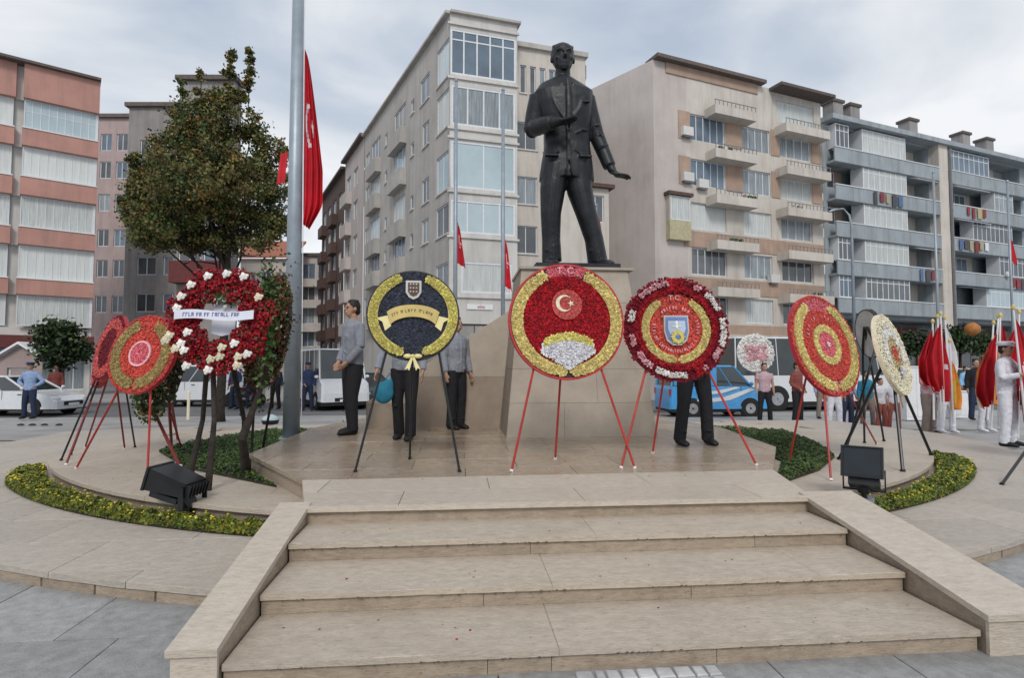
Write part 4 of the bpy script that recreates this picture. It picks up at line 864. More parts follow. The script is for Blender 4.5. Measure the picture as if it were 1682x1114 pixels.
def polyline_band(pts_top, pts_bot, z0, z1):
    b = MB(); n = len(pts_top)
    for p in pts_top: b.v += [(p[0], p[1], z0), (p[0], p[1], z1)]
    for p in pts_bot: b.v += [(p[0], p[1], z0), (p[0], p[1], z1)]
    o = 2 * n
    for i in range(n - 1):
        a, c = 2 * i, 2 * i + 2; b.f += [(a + 1, c + 1, o + c + 1, o + a + 1), (a, o + a, o + c, c), (a, c, c + 1, a + 1), (o + a, o + a + 1, o + c + 1, o + c)]
    b.f += [(0, 1, o + 1, o), (2 * n - 2, o + 2 * n - 2, o + 2 * n - 1, 2 * n - 1)]; b.m = [0] * len(b.f); return b
def strokes(n, w, h, seed=1):
    """row of small illegible letter strokes as in the low resolution original"""
    rnd = random.Random(seed); b = MB(); x = -w / 2
    while x < w / 2 - h * .5:
        k = rnd.random()
        if k < .12: x += h * .5; continue
        t = h * .14; b.box((x, -h / 2, 0), (x + t, h / 2, .003))
        if k > .3: b.box((x + t, h / 2 - t, 0), (x + h * .5, h / 2, .003))
        if k > .5: b.box((x + t, -t / 2, 0), (x + h * .45, t / 2, .003))
        if k > .7: b.box((x + h * .36, -h / 2, 0), (x + h * .5, h / 2 - t, .003))
        elif k < .3: b.box((x + t, -h / 2, 0), (x + h * .5, -h / 2 + t, .003))
        x += h * .72
    return b
# 1 navy and gold wreath
A = W(679, 518, 5.25, 75, R(3), R(8), 'navy wreath with gold laurel halves, shield, arched ribbon and bow at the bottom', [on(583, 776, .42), on(755, 776, .42), on(673, 755, .42)], 'black_paint', rim='rim_dark')
r = A.r
A.fl(band(0, r * .97), 'fl_navy', .022, .012)
for a0, a1, m in ((107, 257, 'fl_yellow'), (283, 433, 'fl_yellow')):
    A.add(ring_mesh(r * .76, r * .97, .005, .028, a0, a1, 90, tap=.1), 'laurel', 'gold_paint'); A.fl(band(r * .775, r * .955, a0 + 2, a1 - 2), m, .016, .014, .026)
sh = [(-.17, .77), (.17, .77), (.17, .5), (.1, .39), (0, .34), (-.1, .39), (-.17, .5)]
A.add(MB().prism([(x * r, y * r) for x, y in reversed(sh)], .006, .03), 'shield', 'silver'); A.add(MB().prism([(x * r * .72, (y - .58) * r * .72 + .58 * r) for x, y in reversed(sh)], .031, .036), 'shield_field', 'dark_brown')
for k in range(9): A.add(MB().ball(((k % 3 - 1) * r * .065, r * (.68 - .085 * (k // 3)), .037), r * .025, 6, 4), 'shield_stud', 'silver')
tp = [(r * .62 * math.sin(R(a)) * 1.02, r * (.22 - .30 * (1 - math.cos(R(a)))) ) for a in range(-64, 65, 8)]; bt = [(x * .84, y - r * .27) for x, y in tp]
A.add(polyline_band(tp, bt, .02, .036), 'ribbon_banner', 'gold_paint'); A.fl(lambda x, y: False, 'fl_gold') if False else None
for s in (-1, 1): A.add(MB().prism([(s * r * .55, -r * .02), (s * r * .80, -r * .08), (s * r * .66, -r * .16), (s * r * .60, -r * .36), (s * r * .47, -r * .25)][::s], .008, .019), 'ribbon_tail', 'satin_gold')
b = MB()
for i, a in enumerate(range(-50, 51, 7)):
    q = strokes(1, .028, .026, 40 + i); q.xf(Matrix.Translation((r * .55 * math.sin(R(a)), r * (.085 - .27 * (1 - math.cos(R(a)))), .0365)) @ Matrix.Rotation(-R(a) * .6, 4, 'Z')); b.add(q.v, q.f)
A.add(b, 'lettering', 'dark_brown')
A.add(MB().ball((-.045, -r * .92, .03), (.04, .022, .016)).ball((.045, -r * .92, .03), (.04, .022, .016)).ball((0, -r * .92, .035), (.018, .018, .018)), 'bow', 'satin_gold')
A.add(MB().prism([(-.012, -r * .93), (-.07, -r * 1.22), (-.045, -r * 1.18), (-.03, -r * 1.24), (.004, -r * .95)][::-1], .03, .036).prism([(.012, -r * .93), (.07, -r * 1.22), (.045, -r * 1.18), (.03, -r * 1.24), (-.004, -r * .95)], .0365, .042), 'bow_tail', 'satin_gold')
# 2 large red and gold wreath
A = W(931, 528, 5.2, 96, R(3), R(6), 'largest wreath, crimson field with crescent disc, gold rim halves and white fan', [on(840, 775, .42), on(1043, 770, .42), on(912, 755, .42)], 'red_paint')
r = A.r
def in2(x, y): return band(0, r * .8)(x, y) and y > -.62 * r
A.fl(band(0, r * .80), 'fl_red', .019, .02); A.fl(band(r * .80, r * .97, 68, 112), 'fl_hot', .02, .014)
for a0, a1 in ((112, 269), (271, 428)): A.add(ring_mesh(r * .765, r * .965, .006, .022, a0, a1, 90, tap=.12), 'laurel', 'gold_paint'); A.fl(band(r * .775, r * .955, a0 + 3, a1 - 1), 'fl_gold', .0175, .016, .02)
A.text('T. C.', .085, 0, r * .83, .03, 'fl_pink')
A.add(ring_mesh(0, r * .26, .018, .034).xf(Matrix.Translation((0, r * .28, 0))), 'disc', 'fl_rose'); A.fl(lambda x, y: math.hypot(x, y - r * .28) < r * .25, 'fl_rose', .014, .008, .033)
cm = MB(); n = 24
po = [(r * .145 * math.cos(R(40 + 280 * i / n)), r * .145 * math.sin(R(40 + 280 * i / n))) for i in range(n + 1)]; pi = [(r * .034 + r * .118 * math.cos(R(28 + 304 * i / n)), r * .118 * math.sin(R(28 + 304 * i / n))) for i in range(n + 1)]
A.add(polyline_band([(x - .03, y + r * .30) for x, y in po], [(x - .03, y + r * .30) for x, y in pi], .036, .046), 'crescent', 'fl_cream')
st5 = [((.06 if k % 2 == 0 else .024) * r * math.cos(R(180 + 36 * k)) + .035, (.06 if k % 2 == 0 else .024) * r * math.sin(R(180 + 36 * k)) + r * .30) for k in range(10)]
A.add(MB().prism(st5, .036, .045), 'star', 'fl_cream')
ytp = lambda x: -.20 * r - (x / r) ** 2 * .7 * r
fan = lambda x, y: (y + .85 * r) > abs(x) * .62 and y < ytp(x) - .14 * r and abs(x) < r * .47
A.fl(lambda x, y: fan(x, y), 'fl_lilac', .017, .018, .03); A.fl(lambda x, y: ytp(x) > y >= ytp(x) - .14 * r and abs(x) < .43 * r, 'fl_yellow', .017, .018, .03)
fp = [(-.46 * r, -.40 * r), (-.3 * r, -.26 * r), (0, -.2 * r), (.3 * r, -.26 * r), (.46 * r, -.40 * r), (.44 * r, -.53 * r), (0, -.82 * r), (-.44 * r, -.53 * r)]
A.add(MB().prism(fp[::-1], .006, .03), 'fan_panel', 'fl_lilac')
# 3 wreath with blue shield
A = W(1109, 541, 5.3, 84, R(-2), R(6), 'wreath with blue shield, ringed by dark red and pink carnation clusters', [on(1020, 770, .42), on(1243, 765, .42), on(1072, 745, .42)], 'red_paint', rim=None)
r = A.r
A.add(ring_mesh(r * .76, r * 1.0, -.02, .02), 'outer_ring', 'fl_darkred')
A.fl(band(r * .72, r * 1.04), 'fl_darkred', .026, .035, .012, ext=1.06); A.fl(band(r * .70, r * .82), 'fl_red', .022, .025, .03)
A.fl(lambda x, y: band(r * .75, r * 1.0)(x, y) and (80 < math.degrees(math.atan2(y, x)) % 360 < 100 or 290 < math.degrees(math.atan2(y, x)) % 360 < 305), 'fl_red', .024, .03, .04)
for i, (a0, a1) in enumerate(((22, 48), (57, 66), (98, 140), (158, 172), (188, 202), (212, 236), (240, 280), (300, 306), (318, 334), (338, 372))):
    A.fl(band(r * .86, r * .97, a0, a1), 'fl_pink' if i % 3 else 'fl_white', .02, .03, .045)
A.fl(band(0, r * .70), 'fl_scarlet', .019, .012, .005)
for a0, a1 in ((118, 269), (271, 422)): A.add(ring_mesh(r * .53, r * .69, .01, .026, a0, a1, 80, tap=.08), 'laurel', 'gold_paint'); A.fl(band(r * .54, r * .68, a0 + 3, a1 - 2), 'fl_gold', .016, .012, .025)
A.text('T.C.', .07, 0, r * .57, .03, 'fl_pink')
b = MB()
for k in range(22):
    a = R(205 + k * 130 / 21) if k < 22 else 0; q = strokes(1, .02, .026, 70 + k); q.xf(Matrix.Translation((r * .44 * math.cos(a), r * .44 * math.sin(a), .028)) @ Matrix.Rotation(a + math.pi / 2, 4, 'Z')); b.add(q.v, q.f)
for k in range(10):
    a = R(128 - k * 76 / 9); q = strokes(1, .02, .028, 170 + k); q.xf(Matrix.Translation((r * .42 * math.cos(a), r * .42 * math.sin(a), .028)) @ Matrix.Rotation(a - math.pi / 2, 4, 'Z')); b.add(q.v, q.f)
for a0 in (170, 350):
    for k in range(5):
        a = R(a0 + k * 8); q = strokes(1, .02, .026, 270 + k); q.xf(Matrix.Translation((r * .44 * math.cos(a), r * .44 * math.sin(a), .028)) @ Matrix.Rotation(a + math.pi / 2, 4, 'Z')); b.add(q.v, q.f)
A.add(b, 'lettering', 'fl_pink')
sh = [(-.24, .26), (.24, .26), (.25, -.05), (.2, -.24), (.08, -.33), (-.08, -.33), (-.2, -.24), (-.25, -.05)]
A.add(MB().prism([(x * r, y * r) for x, y in sh[::-1]], .02, .04), 'shield', 'silver'); A.add(MB().prism([(x * r * .87, y * r * .87) for x, y in sh[::-1]], .041, .046), 'shield_field', 'emblem_blue')
A.add(MB().prism([(x * r * .7, y * r * .5 + .02 * r) for x, y in sh[::-1]], .047, .049), 'shield_panel', 'emblem_pale')
g_ = ring_mesh(r * .055, r * .125, .05, .058, n=24)
for k in range(8): a = R(45 * k); g_.box((-.006, r * .12, .05), (.006, r * .15, .058), mx=Matrix.Translation((0, 0, 0)) @ Matrix.Rotation(a, 4, 'Z'))
A.add(g_.xf(Matrix.Translation((r * .01, -r * .17, 0))), 'gear_emblem', 'fl_yellow')
A.add(MB().ball((r * .0, r * .11, .05), (.014, .02, .008)).box((-.008, r * .0, .048), (.008, r * .09, .056)).box((-r * .09, r * .03, .049), (r * .09, r * .045, .055)), 'figure_emblem', 'fl_white')
# 4 right big red gold target
A = W(1356, 567, 5.75, 85, R(24), R(14), 'scarlet and gold ringed wreath turned aside, right of the stairs on red legs', [on(1365, 790, ZA), on(1295, 765, ZA), on(1440, 730, ZA)], 'red_paint', legtop=[250, 215, 300])
r = A.r
A.fl(band(r * .93, r * 1.0), 'fl_scarlet', .022, .02)
A.fl(band(0, r * .95), 'fl_hot', .02, .014)
for a0, a1 in ((112, 268), (272, 428)): A.add(ring_mesh(r * .72, r * .93, .008, .022, a0, a1, 90, tap=.12), 'laurel', 'gold_paint'); A.fl(band(r * .73, r * .92, a0 + 3, a1 - 3), 'fl_gold', .018, .014, .02)
A.fl(band(r * .42, r * .70), 'fl_scarlet', .018, .018, .008)
A.add(ring_mesh(r * .26, r * .40, .01, .024), 'gold_ring', 'gold_paint'); A.fl(band(r * .26, r * .4), 'fl_gold', .016, .012, .022)
A.fl(band(0, r * .25), 'fl_hot', .016, .014, .012); A.fl(band(0, r * .05), 'fl_white', .012, .012, .03)
b = MB()
for k in range(16): a = R(20 + k * 140 / 15); q = strokes(1, .02, .032, 370 + k); q.xf(Matrix.Translation((r * .57 * math.cos(a), r * .57 * math.sin(a), .03)) @ Matrix.Rotation(a - math.pi / 2, 4, 'Z')); b.add(q.v, q.f)
A.add(b, 'lettering', 'fl_pink')
# 5 cream wreath
A = W(1467, 582, 6.0, 68, R(36), R(14), 'cream and white wreath seen almost edge on, on black legs at the right', [on(1483, 775, ZA), on(1378, 755, ZA), on(1530, 748, ZA)], 'black_paint', legr=.017, rim='fl_cream', legtop=[250, 200, 300])
r = A.r
A.fl(band(0, r * .98), 'fl_cream', .021, .02); A.fl(lambda x, y: band(r * .45, r * .7)(x, y) and (y > -.2 * r), 'fl_white', .02, .02, .012)
A.fl(band(r * .2, r * .42), 'fl_olive', .018, .014, .01); A.fl(band(0, r * .2), 'fl_scarlet', .016, .012, .016); A.fl(lambda x, y: math.hypot(x - r * .0, y + r * .45) < r * .15, 'fl_lilac', .018, .02, .03)
# 6 back view wreath between
A = W(1430, 548, 7.0, 40, R(80), R(8), 'grey backed wreath turned away behind the cream one', [on(1388, 745, ZA), on(1420, 728, ZA), on(1452, 725, ZA)], 'black_paint', rim='rim_dark', back='silver', legr=.014)
A.fl(band(0, A.r), 'fl_olive', .025, .02)
# 7 left red/olive
A = W(233, 582, 6.1, 66, R(-20), R(14), 'red rimmed wreath with olive gold ring and pink centre, left, on red legs', [on(242, 785, ZA), on(125, 770, ZA), on(300, 742, ZA)], 'red_paint', legtop=[300, 230, 270])
r = A.r
A.fl(band(r * .9, r), 'fl_scarlet', .022, .02); A.fl(band(0, r * .95), 'fl_scarlet', .021, .014)
for a0, a1 in ((105, 268), (272, 430)): A.add(ring_mesh(r * .62, r * .9, .006, .02, a0, a1, 90, tap=.1), 'laurel', 'fl_olive'); A.fl(band(r * .63, r * .89, a0 + 2, a1 - 2), 'fl_olive', .018, .014, .018)
A.add(ring_mesh(r * .28, r * .33, .014, .03), 'pale_ring', 'fl_pink'); A.fl(band(0, r * .28), 'fl_hot', .017, .016, .012); A.fl(band(r * .35, r * .6), 'fl_scarlet', .018, .016, .006)
# 8 edge on, far left
A = W(180, 572, 6.9, 56, R(-43), R(14), 'crimson wreath seen edge on at the far left of the row', [on(100, 757, ZA), on(116, 748, ZA), on(222, 735, ZA)], 'black_paint', back='fl_darkred', legtop=[215, 235, 300])
A.fl(band(0, A.r), 'fl_darkred', .022, .022); A.fl(band(A.r * .6, A.r * .9), 'fl_rose', .022, .02, .01)
A = W(172, 592, 7.25, 46, R(-46), R(14), 'small pink and crimson wreath half hidden behind the edge on crimson one', [on(108, 765, ZA), on(140, 735, ZA), on(205, 738, ZA)], 'dark_red_paint', back='fl_darkred')
A.fl(band(0, A.r), 'fl_rose', .022, .022)
# 9 green foliage wreath behind the left red one
A = W(258, 612, 6.7, 68, R(-36), R(10), 'loose green foliage wreath tucked behind the red rimmed one', [on(296, 768, ZA), on(282, 735, ZA), on(292, 722, ZA)], 'dark_red_paint', back='bark', rim=None, legr=.018)
P = rng.normal(size=(3200, 3)); P /= np.linalg.norm(P, axis=1, keepdims=True); P *= (rng.random((3200, 1)) ** .4) * np.array([[A.r * 1.05, A.r * 1.25, .09]])
P = np.array([tuple(A.mx @ Vector(p)) for p in P]); o = quads('foliage', P, rng.normal(size=(3200, 3)), .03, ['leaf_mid', 'leaf_dark', 'leaf_orange', 'fl_cream'], rng.choice(4, 3200, p=[.45, .3, .15, .1]), A.t); o['kind'] = 'stuff'
# 10 rose wreath
A = W(362, 522, 5.35, 82, R(0), R(6), 'fluffy red wreath with white roses and a white lettered sash', [], 'bark', rim=None, solid=False)
r = A.r
for (q, mid, tp) in (((314, 790, ZA), (333, 690), (340, 600)), ((343, 806, ZA), (352, 690), (350, 600)), ((400, 785, ZA), (401, 690), (380, 590))):
    f = on(*q); m = at(mid[0], mid[1], f.y + .05); t = at(tp[0], tp[1], 5.45); MB().tube([f, f + Vector((0, 0, .12)), m, t], [.024, .03, .022, .024], 10).build('leg', 'bark', A.t)
f = on(401, 785, ZA) + Vector((.01, .05, 0)); MB().tube([f, at(398, 720, 5.5), at(428, 640, 5.6), at(438, 600, 5.6)], [.045, .04, .022, .02], 10).build('leg', 'bark', A.t)
n = 9500; a = rng.random(n) * 2 * np.pi; t1 = rng.random(n) * 2 * np.pi; rr = .34 * r * np.sqrt(rng.random(n)) * (1 + .18 * np.sin(a * 7)); P = np.c_[(r * .70 + rr * np.cos(t1)) * np.cos(a), (r * .76 + rr * np.cos(t1)) * np.sin(a) - .02  , rr * np.sin(t1) * .5]
P = np.array([tuple(A.mx @ Vector(p)) for p in P]); o = quads('red_flowers', P, rng.normal(size=(n, 3)) + [0, -1, .2], .026, ['fl_red', 'fl_darkred', 'leaf_dark'], rng.choice(3, n, p=[.62, .3, .08]), A.t, asp=1.1); o['kind'] = 'stuff'
ring_mesh(r * .66, r * .92, -.03, .0).xf(A.mx).build('straw_ring', 'fl_darkred', A.t)
ro = [(-73, -38), (-55, 30), (-42, 48), (-18, 62), (10, 66), (36, 62), (60, 30), (-60, 12), (-68, -30), (-45, -52), (-50, -42), (-5, -66), (8, -62), (28, -42), (-42, -100 + 75), (35, -22 - 40), (-8, -82), (-40, -76), (48, -58), (-58, -50), (34, -75), (10, -48)]
for (x, y) in ro:
    x, y = x / 78 * r * 1.0, y / 78 * r * 1.02; d = math.hypot(x, y); 
    if d < r * .55: x *= r * .6 / d; y *= r * .6 / d
    c = Vector((x, y, .09)); q = MB()
    for k in range(9):
        aa = k * 2.4; rad = .008 + .003 * k; cc = c + Vector((rad * math.cos(aa), rad * math.sin(aa), -.0018 * k)); q.ball(cc, (.017, .017, .013), 6, 4)
    A.add(q, 'rose', random.choice(['fl_white', 'fl_white', 'fl_cream', 'fl_white']))
n = 500; P = np.c_[rng.normal(size=n) * r * .2 , r * .42 + rng.normal(size=n) * .03, rng.random(n) * .03]; P = np.array([tuple(A.mx @ Vector(p)) for p in P]); quads('foliage', P, rng.normal(size=(n, 3)), .03, ['leaf_mid', 'fl_white'], rng.choice(2, n, p=[.75, .25]), A.t)['kind'] = 'stuff'
n = 900; P = np.c_[r * .85 + rng.normal(size=n) * .04, rng.normal(size=n) * r * .45, rng.random(n) * .05 - .04]; P = np.array([tuple(A.mx @ Vector(p)) for p in P]); quads('foliage', P, rng.normal(size=(n, 3)), .035, ['leaf_mid', 'leaf_dark'], rng.choice(2, n), A.t)['kind'] = 'stuff'
sw = [(-r * .78 + i * r * 1.5 / 14, .012 * math.sin(i * .5) + r * .02) for i in range(15)]
A.add(polyline_band([(x, y + .035) for x, y in sw], [(x, y - .045) for x, y in sw], .10, .104), 'sash', 'satin_white')
q = strokes(1, r * 1.1, .034, 9); q.v = [(v[0] - .03, v[1] + r * .02, v[2] + .1045) for v in q.v]; A.add(q, 'lettering', 'ink_blue')
A.add(polyline_band([(-r * .2, r * .45), (0, r * .38), (r * .28, r * .5)], [(-r * .2, -r * .3), (0, -r * .36), (r * .25, -r * .3)], -.05, -.046), 'net_backing', 'satin_white')
# 11 brown/green wreath behind it
A = W(440, 538, 6.3, 80, R(-46), R(8), 'brown and green foliage wreath with red bow beside the flagpole', [on(412, 770, ZA), on(430, 745, ZA)], 'bark', rim=None, solid=False, legr=.014)
n = 8500; a = rng.random(n) * 2 * np.pi; t1 = rng.random(n) * 2 * np.pi; rr = .3 * A.r * np.sqrt(rng.random(n)); P = np.c_[(A.r * .5 + rr * np.cos(t1)) * np.cos(a), (A.r * .9 + rr * np.cos(t1)) * np.sin(a) - .04, rr * np.sin(t1) * .6]
P = np.array([tuple(A.mx @ Vector(p)) for p in P]); o = quads('foliage', P, rng.normal(size=(n, 3)), .032, ['leaf_mid', 'leaf_dark', 'leaf_brown', 'fl_darkred', 'fl_cream'], rng.choice(5, n, p=[.25, .28, .25, .19, .03]), A.t); o['kind'] = 'stuff'
ring_mesh(A.r * .3, A.r * .85, -.03, .0).xf(A.mx).build('straw_ring', 'bark', A.t)
n = 2600; P = np.c_[rng.normal(size=n) * A.r * .42, rng.normal(size=n) * A.r * .55 - .05, rng.random(n) * .14 - .03]; P = np.array([tuple(A.mx @ Vector(p)) for p in P]); quads('trailing_foliage', P, rng.normal(size=(n, 3)), .03, ['leaf_dark', 'leaf_brown', 'leaf_mid', 'fl_darkred'], rng.choice(4, n, p=[.3, .35, .15, .2]), A.t)['kind'] = 'stuff'
A.add(MB().prism([(.0, .05), (.1, .02), (.02, -.33), (-.06, -.3)][::-1], .12, .124).ball((.0, .06, .12), (.07, .03, .02)), 'ribbon', 'satin_pink')
# 12 far white wreath and 13 at right edge
A = W(1241, 580, 16.5, 31, R(0), R(5), 'small white round wreath far off in front of the parked bus', [], 'black', rim='fl_white', back='fl_white', legr=.02)
A.fl(band(0, A.r), 'fl_white', .06, .04); A.fl(lambda x, y: abs(x) < A.r * .6 and abs(y) < A.r * .4, 'fl_pink', .09, .06, .01)
f = ground_hit(1241, 668); MB().tube([f, at(1241, 600, 16.55)], .03, 6).build('leg', 'red_paint', A.t)
A = W(1790, 620, 6.4, 66, R(-30), R(10), 'crimson wreath cut by the right edge of the view on a black stand', [on(1645, 797, .1), on(1790, 800, .1), on(1740, 770, .1)], 'black_paint', back='fl_darkred', legr=.015)
A.fl(band(0, A.r), 'fl_darkred', .03, .02)
# ------------------------------------------------------------------ poles and flags
def cloth(name, top, bot, wtop, wbot, dirv, nf, amp, mats, crescent=None, nu=26, nv=30, parent=None, sag=.0, prof=None):
    """hanging cloth; crescent=(u0,v0,ru,rv) marks the white emblem region in cloth coordinates"""
    top = Vector(top); bot = Vector(bot); dirv = Vector(dirv).normalized(); side = Vector((-dirv.y, dirv.x, 0)); b = MB()
    for j in range(nv + 1):
        v = j / nv; w_ = wtop + (wbot - wtop) * (prof(v) if prof else v ** .7); o = top.lerp(bot, v)
        for i in range(nu + 1):
            u = i / nu; b.v.append(tuple(o + dirv * w_ * u + side * amp * math.sin(u * nf * math.pi + v * 2.2) * (.3 + .7 * v) * (.4 + u) + Vector((0, 0, -sag * u * (1 + .3 * math.sin(v * 5)) ))))
    for j in range(nv):
        for i in range(nu):
            a = j * (nu + 1) + i; b.f.append((a, a + 1, a + nu + 2, a + nu + 1)); u, v = (i + .5) / nu, (j + .5) / nv; mi = 0
            if crescent:
                x = (u - crescent[0]) / crescent[2]; y = (v - crescent[1]) / crescent[3]
                if x * x + y * y < 1 and ((x - .25) / .8) ** 2 + (y / .8) ** 2 > 1: mi = 1
                if abs(x - 1.0) + abs(y) < .35: mi = 1
            b.m.append(mi)
    o = b.build(name, mats, parent, True); return o
# main flagpole
fb = on(478, 722, .32); t_ = thing('flagpole', fb, 'thick grey steel flagpole rising out of the left ground cover', 'flagpole')
topp = at(491, -60, fb.y); MB().tube([fb + Vector((0, 0, -.05)), fb.lerp(topp, .5), topp], [.112, .096, .075], 24).build('pole', 'steel', t_, True)
MB().tube([fb + Vector((0, 0, .0)), fb + Vector((0, 0, .03))], [.17, .16], 20).build('base_flange', 'steel', t_)
MB().tube([fb + Vector((.14, -.02, .3)), topp + Vector((.09, -.02, 0))], .006, 5).build('halyard', 'white_cloth', t_)
ft = at(500, 78, fb.y); fbt = at(497, 368, fb.y)
tf = thing('flag', fbt, 'large red flag hanging limp on the thick flagpole at half mast', 'flag')
cloth('cloth', ft, fbt, .04, .27, (1, .15, 0), 7, .06, ['red_flag', 'white_cloth'], (.38, .42, .22, .13), 36, 40, tf, sag=.10, prof=lambda v: min(1, (v * 1.5) ** .8) * (1 - .75 * max(0, (v - .86) / .14) ** 1.3))
a = at(473, 250, fb.y + .1); cloth('cloth', a, at(468, 300, fb.y + .1), .1, .13, (-1, .1, 0), 3, .02, ['red_flag'], None, 8, 12, tf, sag=.02)
def pole(px, ptop, Y, r, label, flag=None, pb=None, cres=True):
    g0 = at(px, 640, Y); z0 = gz(Y); base = Vector((g0.x, Y, z0)); top = at(px, ptop, Y); top.x = g0.x
    t = thing('flagpole', base, label, 'flagpole', 'slender flagpoles behind the monument'); MB().tube([base, top], [r, r * .7], 10).build('pole', 'steel', t, True); MB().ball(top + Vector((0, 0, .05)), .06, 8, 6).build('finial', 'steel', t)
    if flag:
        y0, y1, w_ = flag; p = at(px, y0, Y); q = at(px, y1, Y); p.x = q.x = g0.x
        ff = thing('flag', q, 'small red flag on the ' + label, 'flag', 'small red flags at half mast'); cloth('cloth', p + Vector((.05, 0, 0)), q + Vector((.05, 0, 0)), .06, w_, (1, .3, 0), 4, .05, ['red_flag', 'white_cloth'], (.45, .4, .2, .15) if cres else None, 14, 18, ff, sag=.2)
    return t
pole(747, 135, 17, .07, 'slender flagpole left of the statue, nearer the corner block edge', (362, 432, .28))
pole(826, 150, 17, .07, 'slender flagpole just left of the statue', (390, 470, .26))
pole(981, 340, 17, .06, 'short flagpole behind the statue leg', (352, 430, .3))
pole(1545, 285, 24, .07, 'slender flagpole before the blue grey block')
t = pole(1668, 300, 22, .06, 'slender flagpole at the right edge with a bunched red flag', (388, 430, .45), cres=False)
# street lamp
b0 = at(1406, 640, 26); base = Vector((b0.x, 26, -.5)); t = thing('street_lamp', base, 'grey curved arm street lamp in front of the blue grey block', 'street lamp')
tp = at(1406, 360, 26); MB().tube([base, Vector((base.x, 26, tp.z - .3)), Vector((base.x - .1, 26, tp.z + .2)), Vector((base.x - .4, 26, tp.z + .5)), Vector((base.x - .75, 26, tp.z + .45))], [.09, .06, .05, .045, .04], 10).build('pole', 'steel', t, True)
MB().tube([Vector((base.x - .7, 26, tp.z + .47)), Vector((base.x - .9, 26, tp.z + .42)), Vector((base.x - 1.15, 26, tp.z + .33))], [(.06, .05), (.13, .07), (.06, .04)], 10).build('lamp_head', 'steel', t)
# floodlights
def flood(px, py, z, yaw, label, s=1.0, pitch=.5, off=(0, .07, .26), hs=(1, 1, 1)):
    p = on(px, py, z); t = thing('floodlight', p, label, 'floodlight', 'black floodlights aimed at the statue')
    m = Matrix.Translation(p) @ Matrix.Rotation(yaw, 4, 'Z') @ Matrix.Scale(s, 4)
    MB().box((-.07, -.06, 0), (.07, .06, .03)).xf(m).build('base_plate', 'steel', t); MB().tube([m @ Vector((0, 0, .02)), m @ Vector((0, 0, .1))], .022 * s, 8).build('post', 'black_paint', t)
    b = MB().box((-.15, -.02, .09), (.15, .02, .105)).box((-.155, -.02, .09), (-.145, .02, .27)).box((.145, -.02, .09), (.155, .02, .27)); b.xf(m).build('bracket', 'black_paint', t)
    hm = m @ Matrix.Translation(off) @ Matrix.Rotation(-pitch, 4, 'X') @ Matrix.Diagonal((*hs, 1))
    MB().add([(-.13, -.14, -.09), (.13, -.14, -.09), (.13, -.14, .09), (-.13, -.14, .09), (-.14, .16, -.13), (.14, .16, -.13), (.14, .16, .15), (-.14, .16, .15)], [(0, 1, 2, 3), (7, 6, 5, 4), (0, 4, 5, 1), (1, 5, 6, 2), (2, 6, 7, 3), (3, 7, 4, 0)]).xf(hm).build('housing', 'black_paint', t)
    for i in range(7): MB().box((-.12 + .04 * i - .004, -.18, -.08), (-.12 + .04 * i + .004, -.141, .08)).xf(hm).build('cooling_fin', 'black_paint', t)
    MB().box((-.15, .161, -.14), (.15, .18, -.125)).box((-.15, .161, .145), (.15, .18, .16)).box((-.15, .161, -.124), (-.135, .18, .144)).box((.135, .161, -.124), (.15, .18, .144)).xf(hm).build('front_frame', 'black_paint', t)
    MB().box((-.13, .162, -.12), (.13, .168, .14)).xf(hm).build('lens', 'dark_glass_lamp', t)
    MB().box((-.12, -.10, -.2), (.10, .12, -.131)).xf(hm).build('ballast_box', 'black_paint', t); MB().tube([m @ Vector((0, 0, .08)), m @ Vector((0, off[1] * .5, off[2] * .6)), m @ Vector(off)], [.05 * s, .075 * s, .06 * s], 8).build('swivel', 'black_paint', t)
flood(316, 852, .12, R(80), 'black floodlight over the left flower bed, head turned towards the red rimmed wreath', 1.0, -.28, (0, .13, .28), (1, 1.05, .62))
flood(1420, 824, .2, R(140), 'black floodlight on the inner terrace corner by the right cheek wall', 1.0, -.35, (0, .06, .3), (1, .8, .85))
# white dome lamp by the pole
p = on(444, 697, -.05); t = thing('ground_lamp', p, 'low pale domed ground lamp on a black base left of the flagpole', 'lamp'); MB().tube([p, p + Vector((0, 0, .1))], [.17, .2], 16).build('base', 'black', t); b = MB().ball(p + Vector((0, 0, .1)), (.2, .2, .13), 16, 8); b.build('dome', 'glass_pale', t, True)

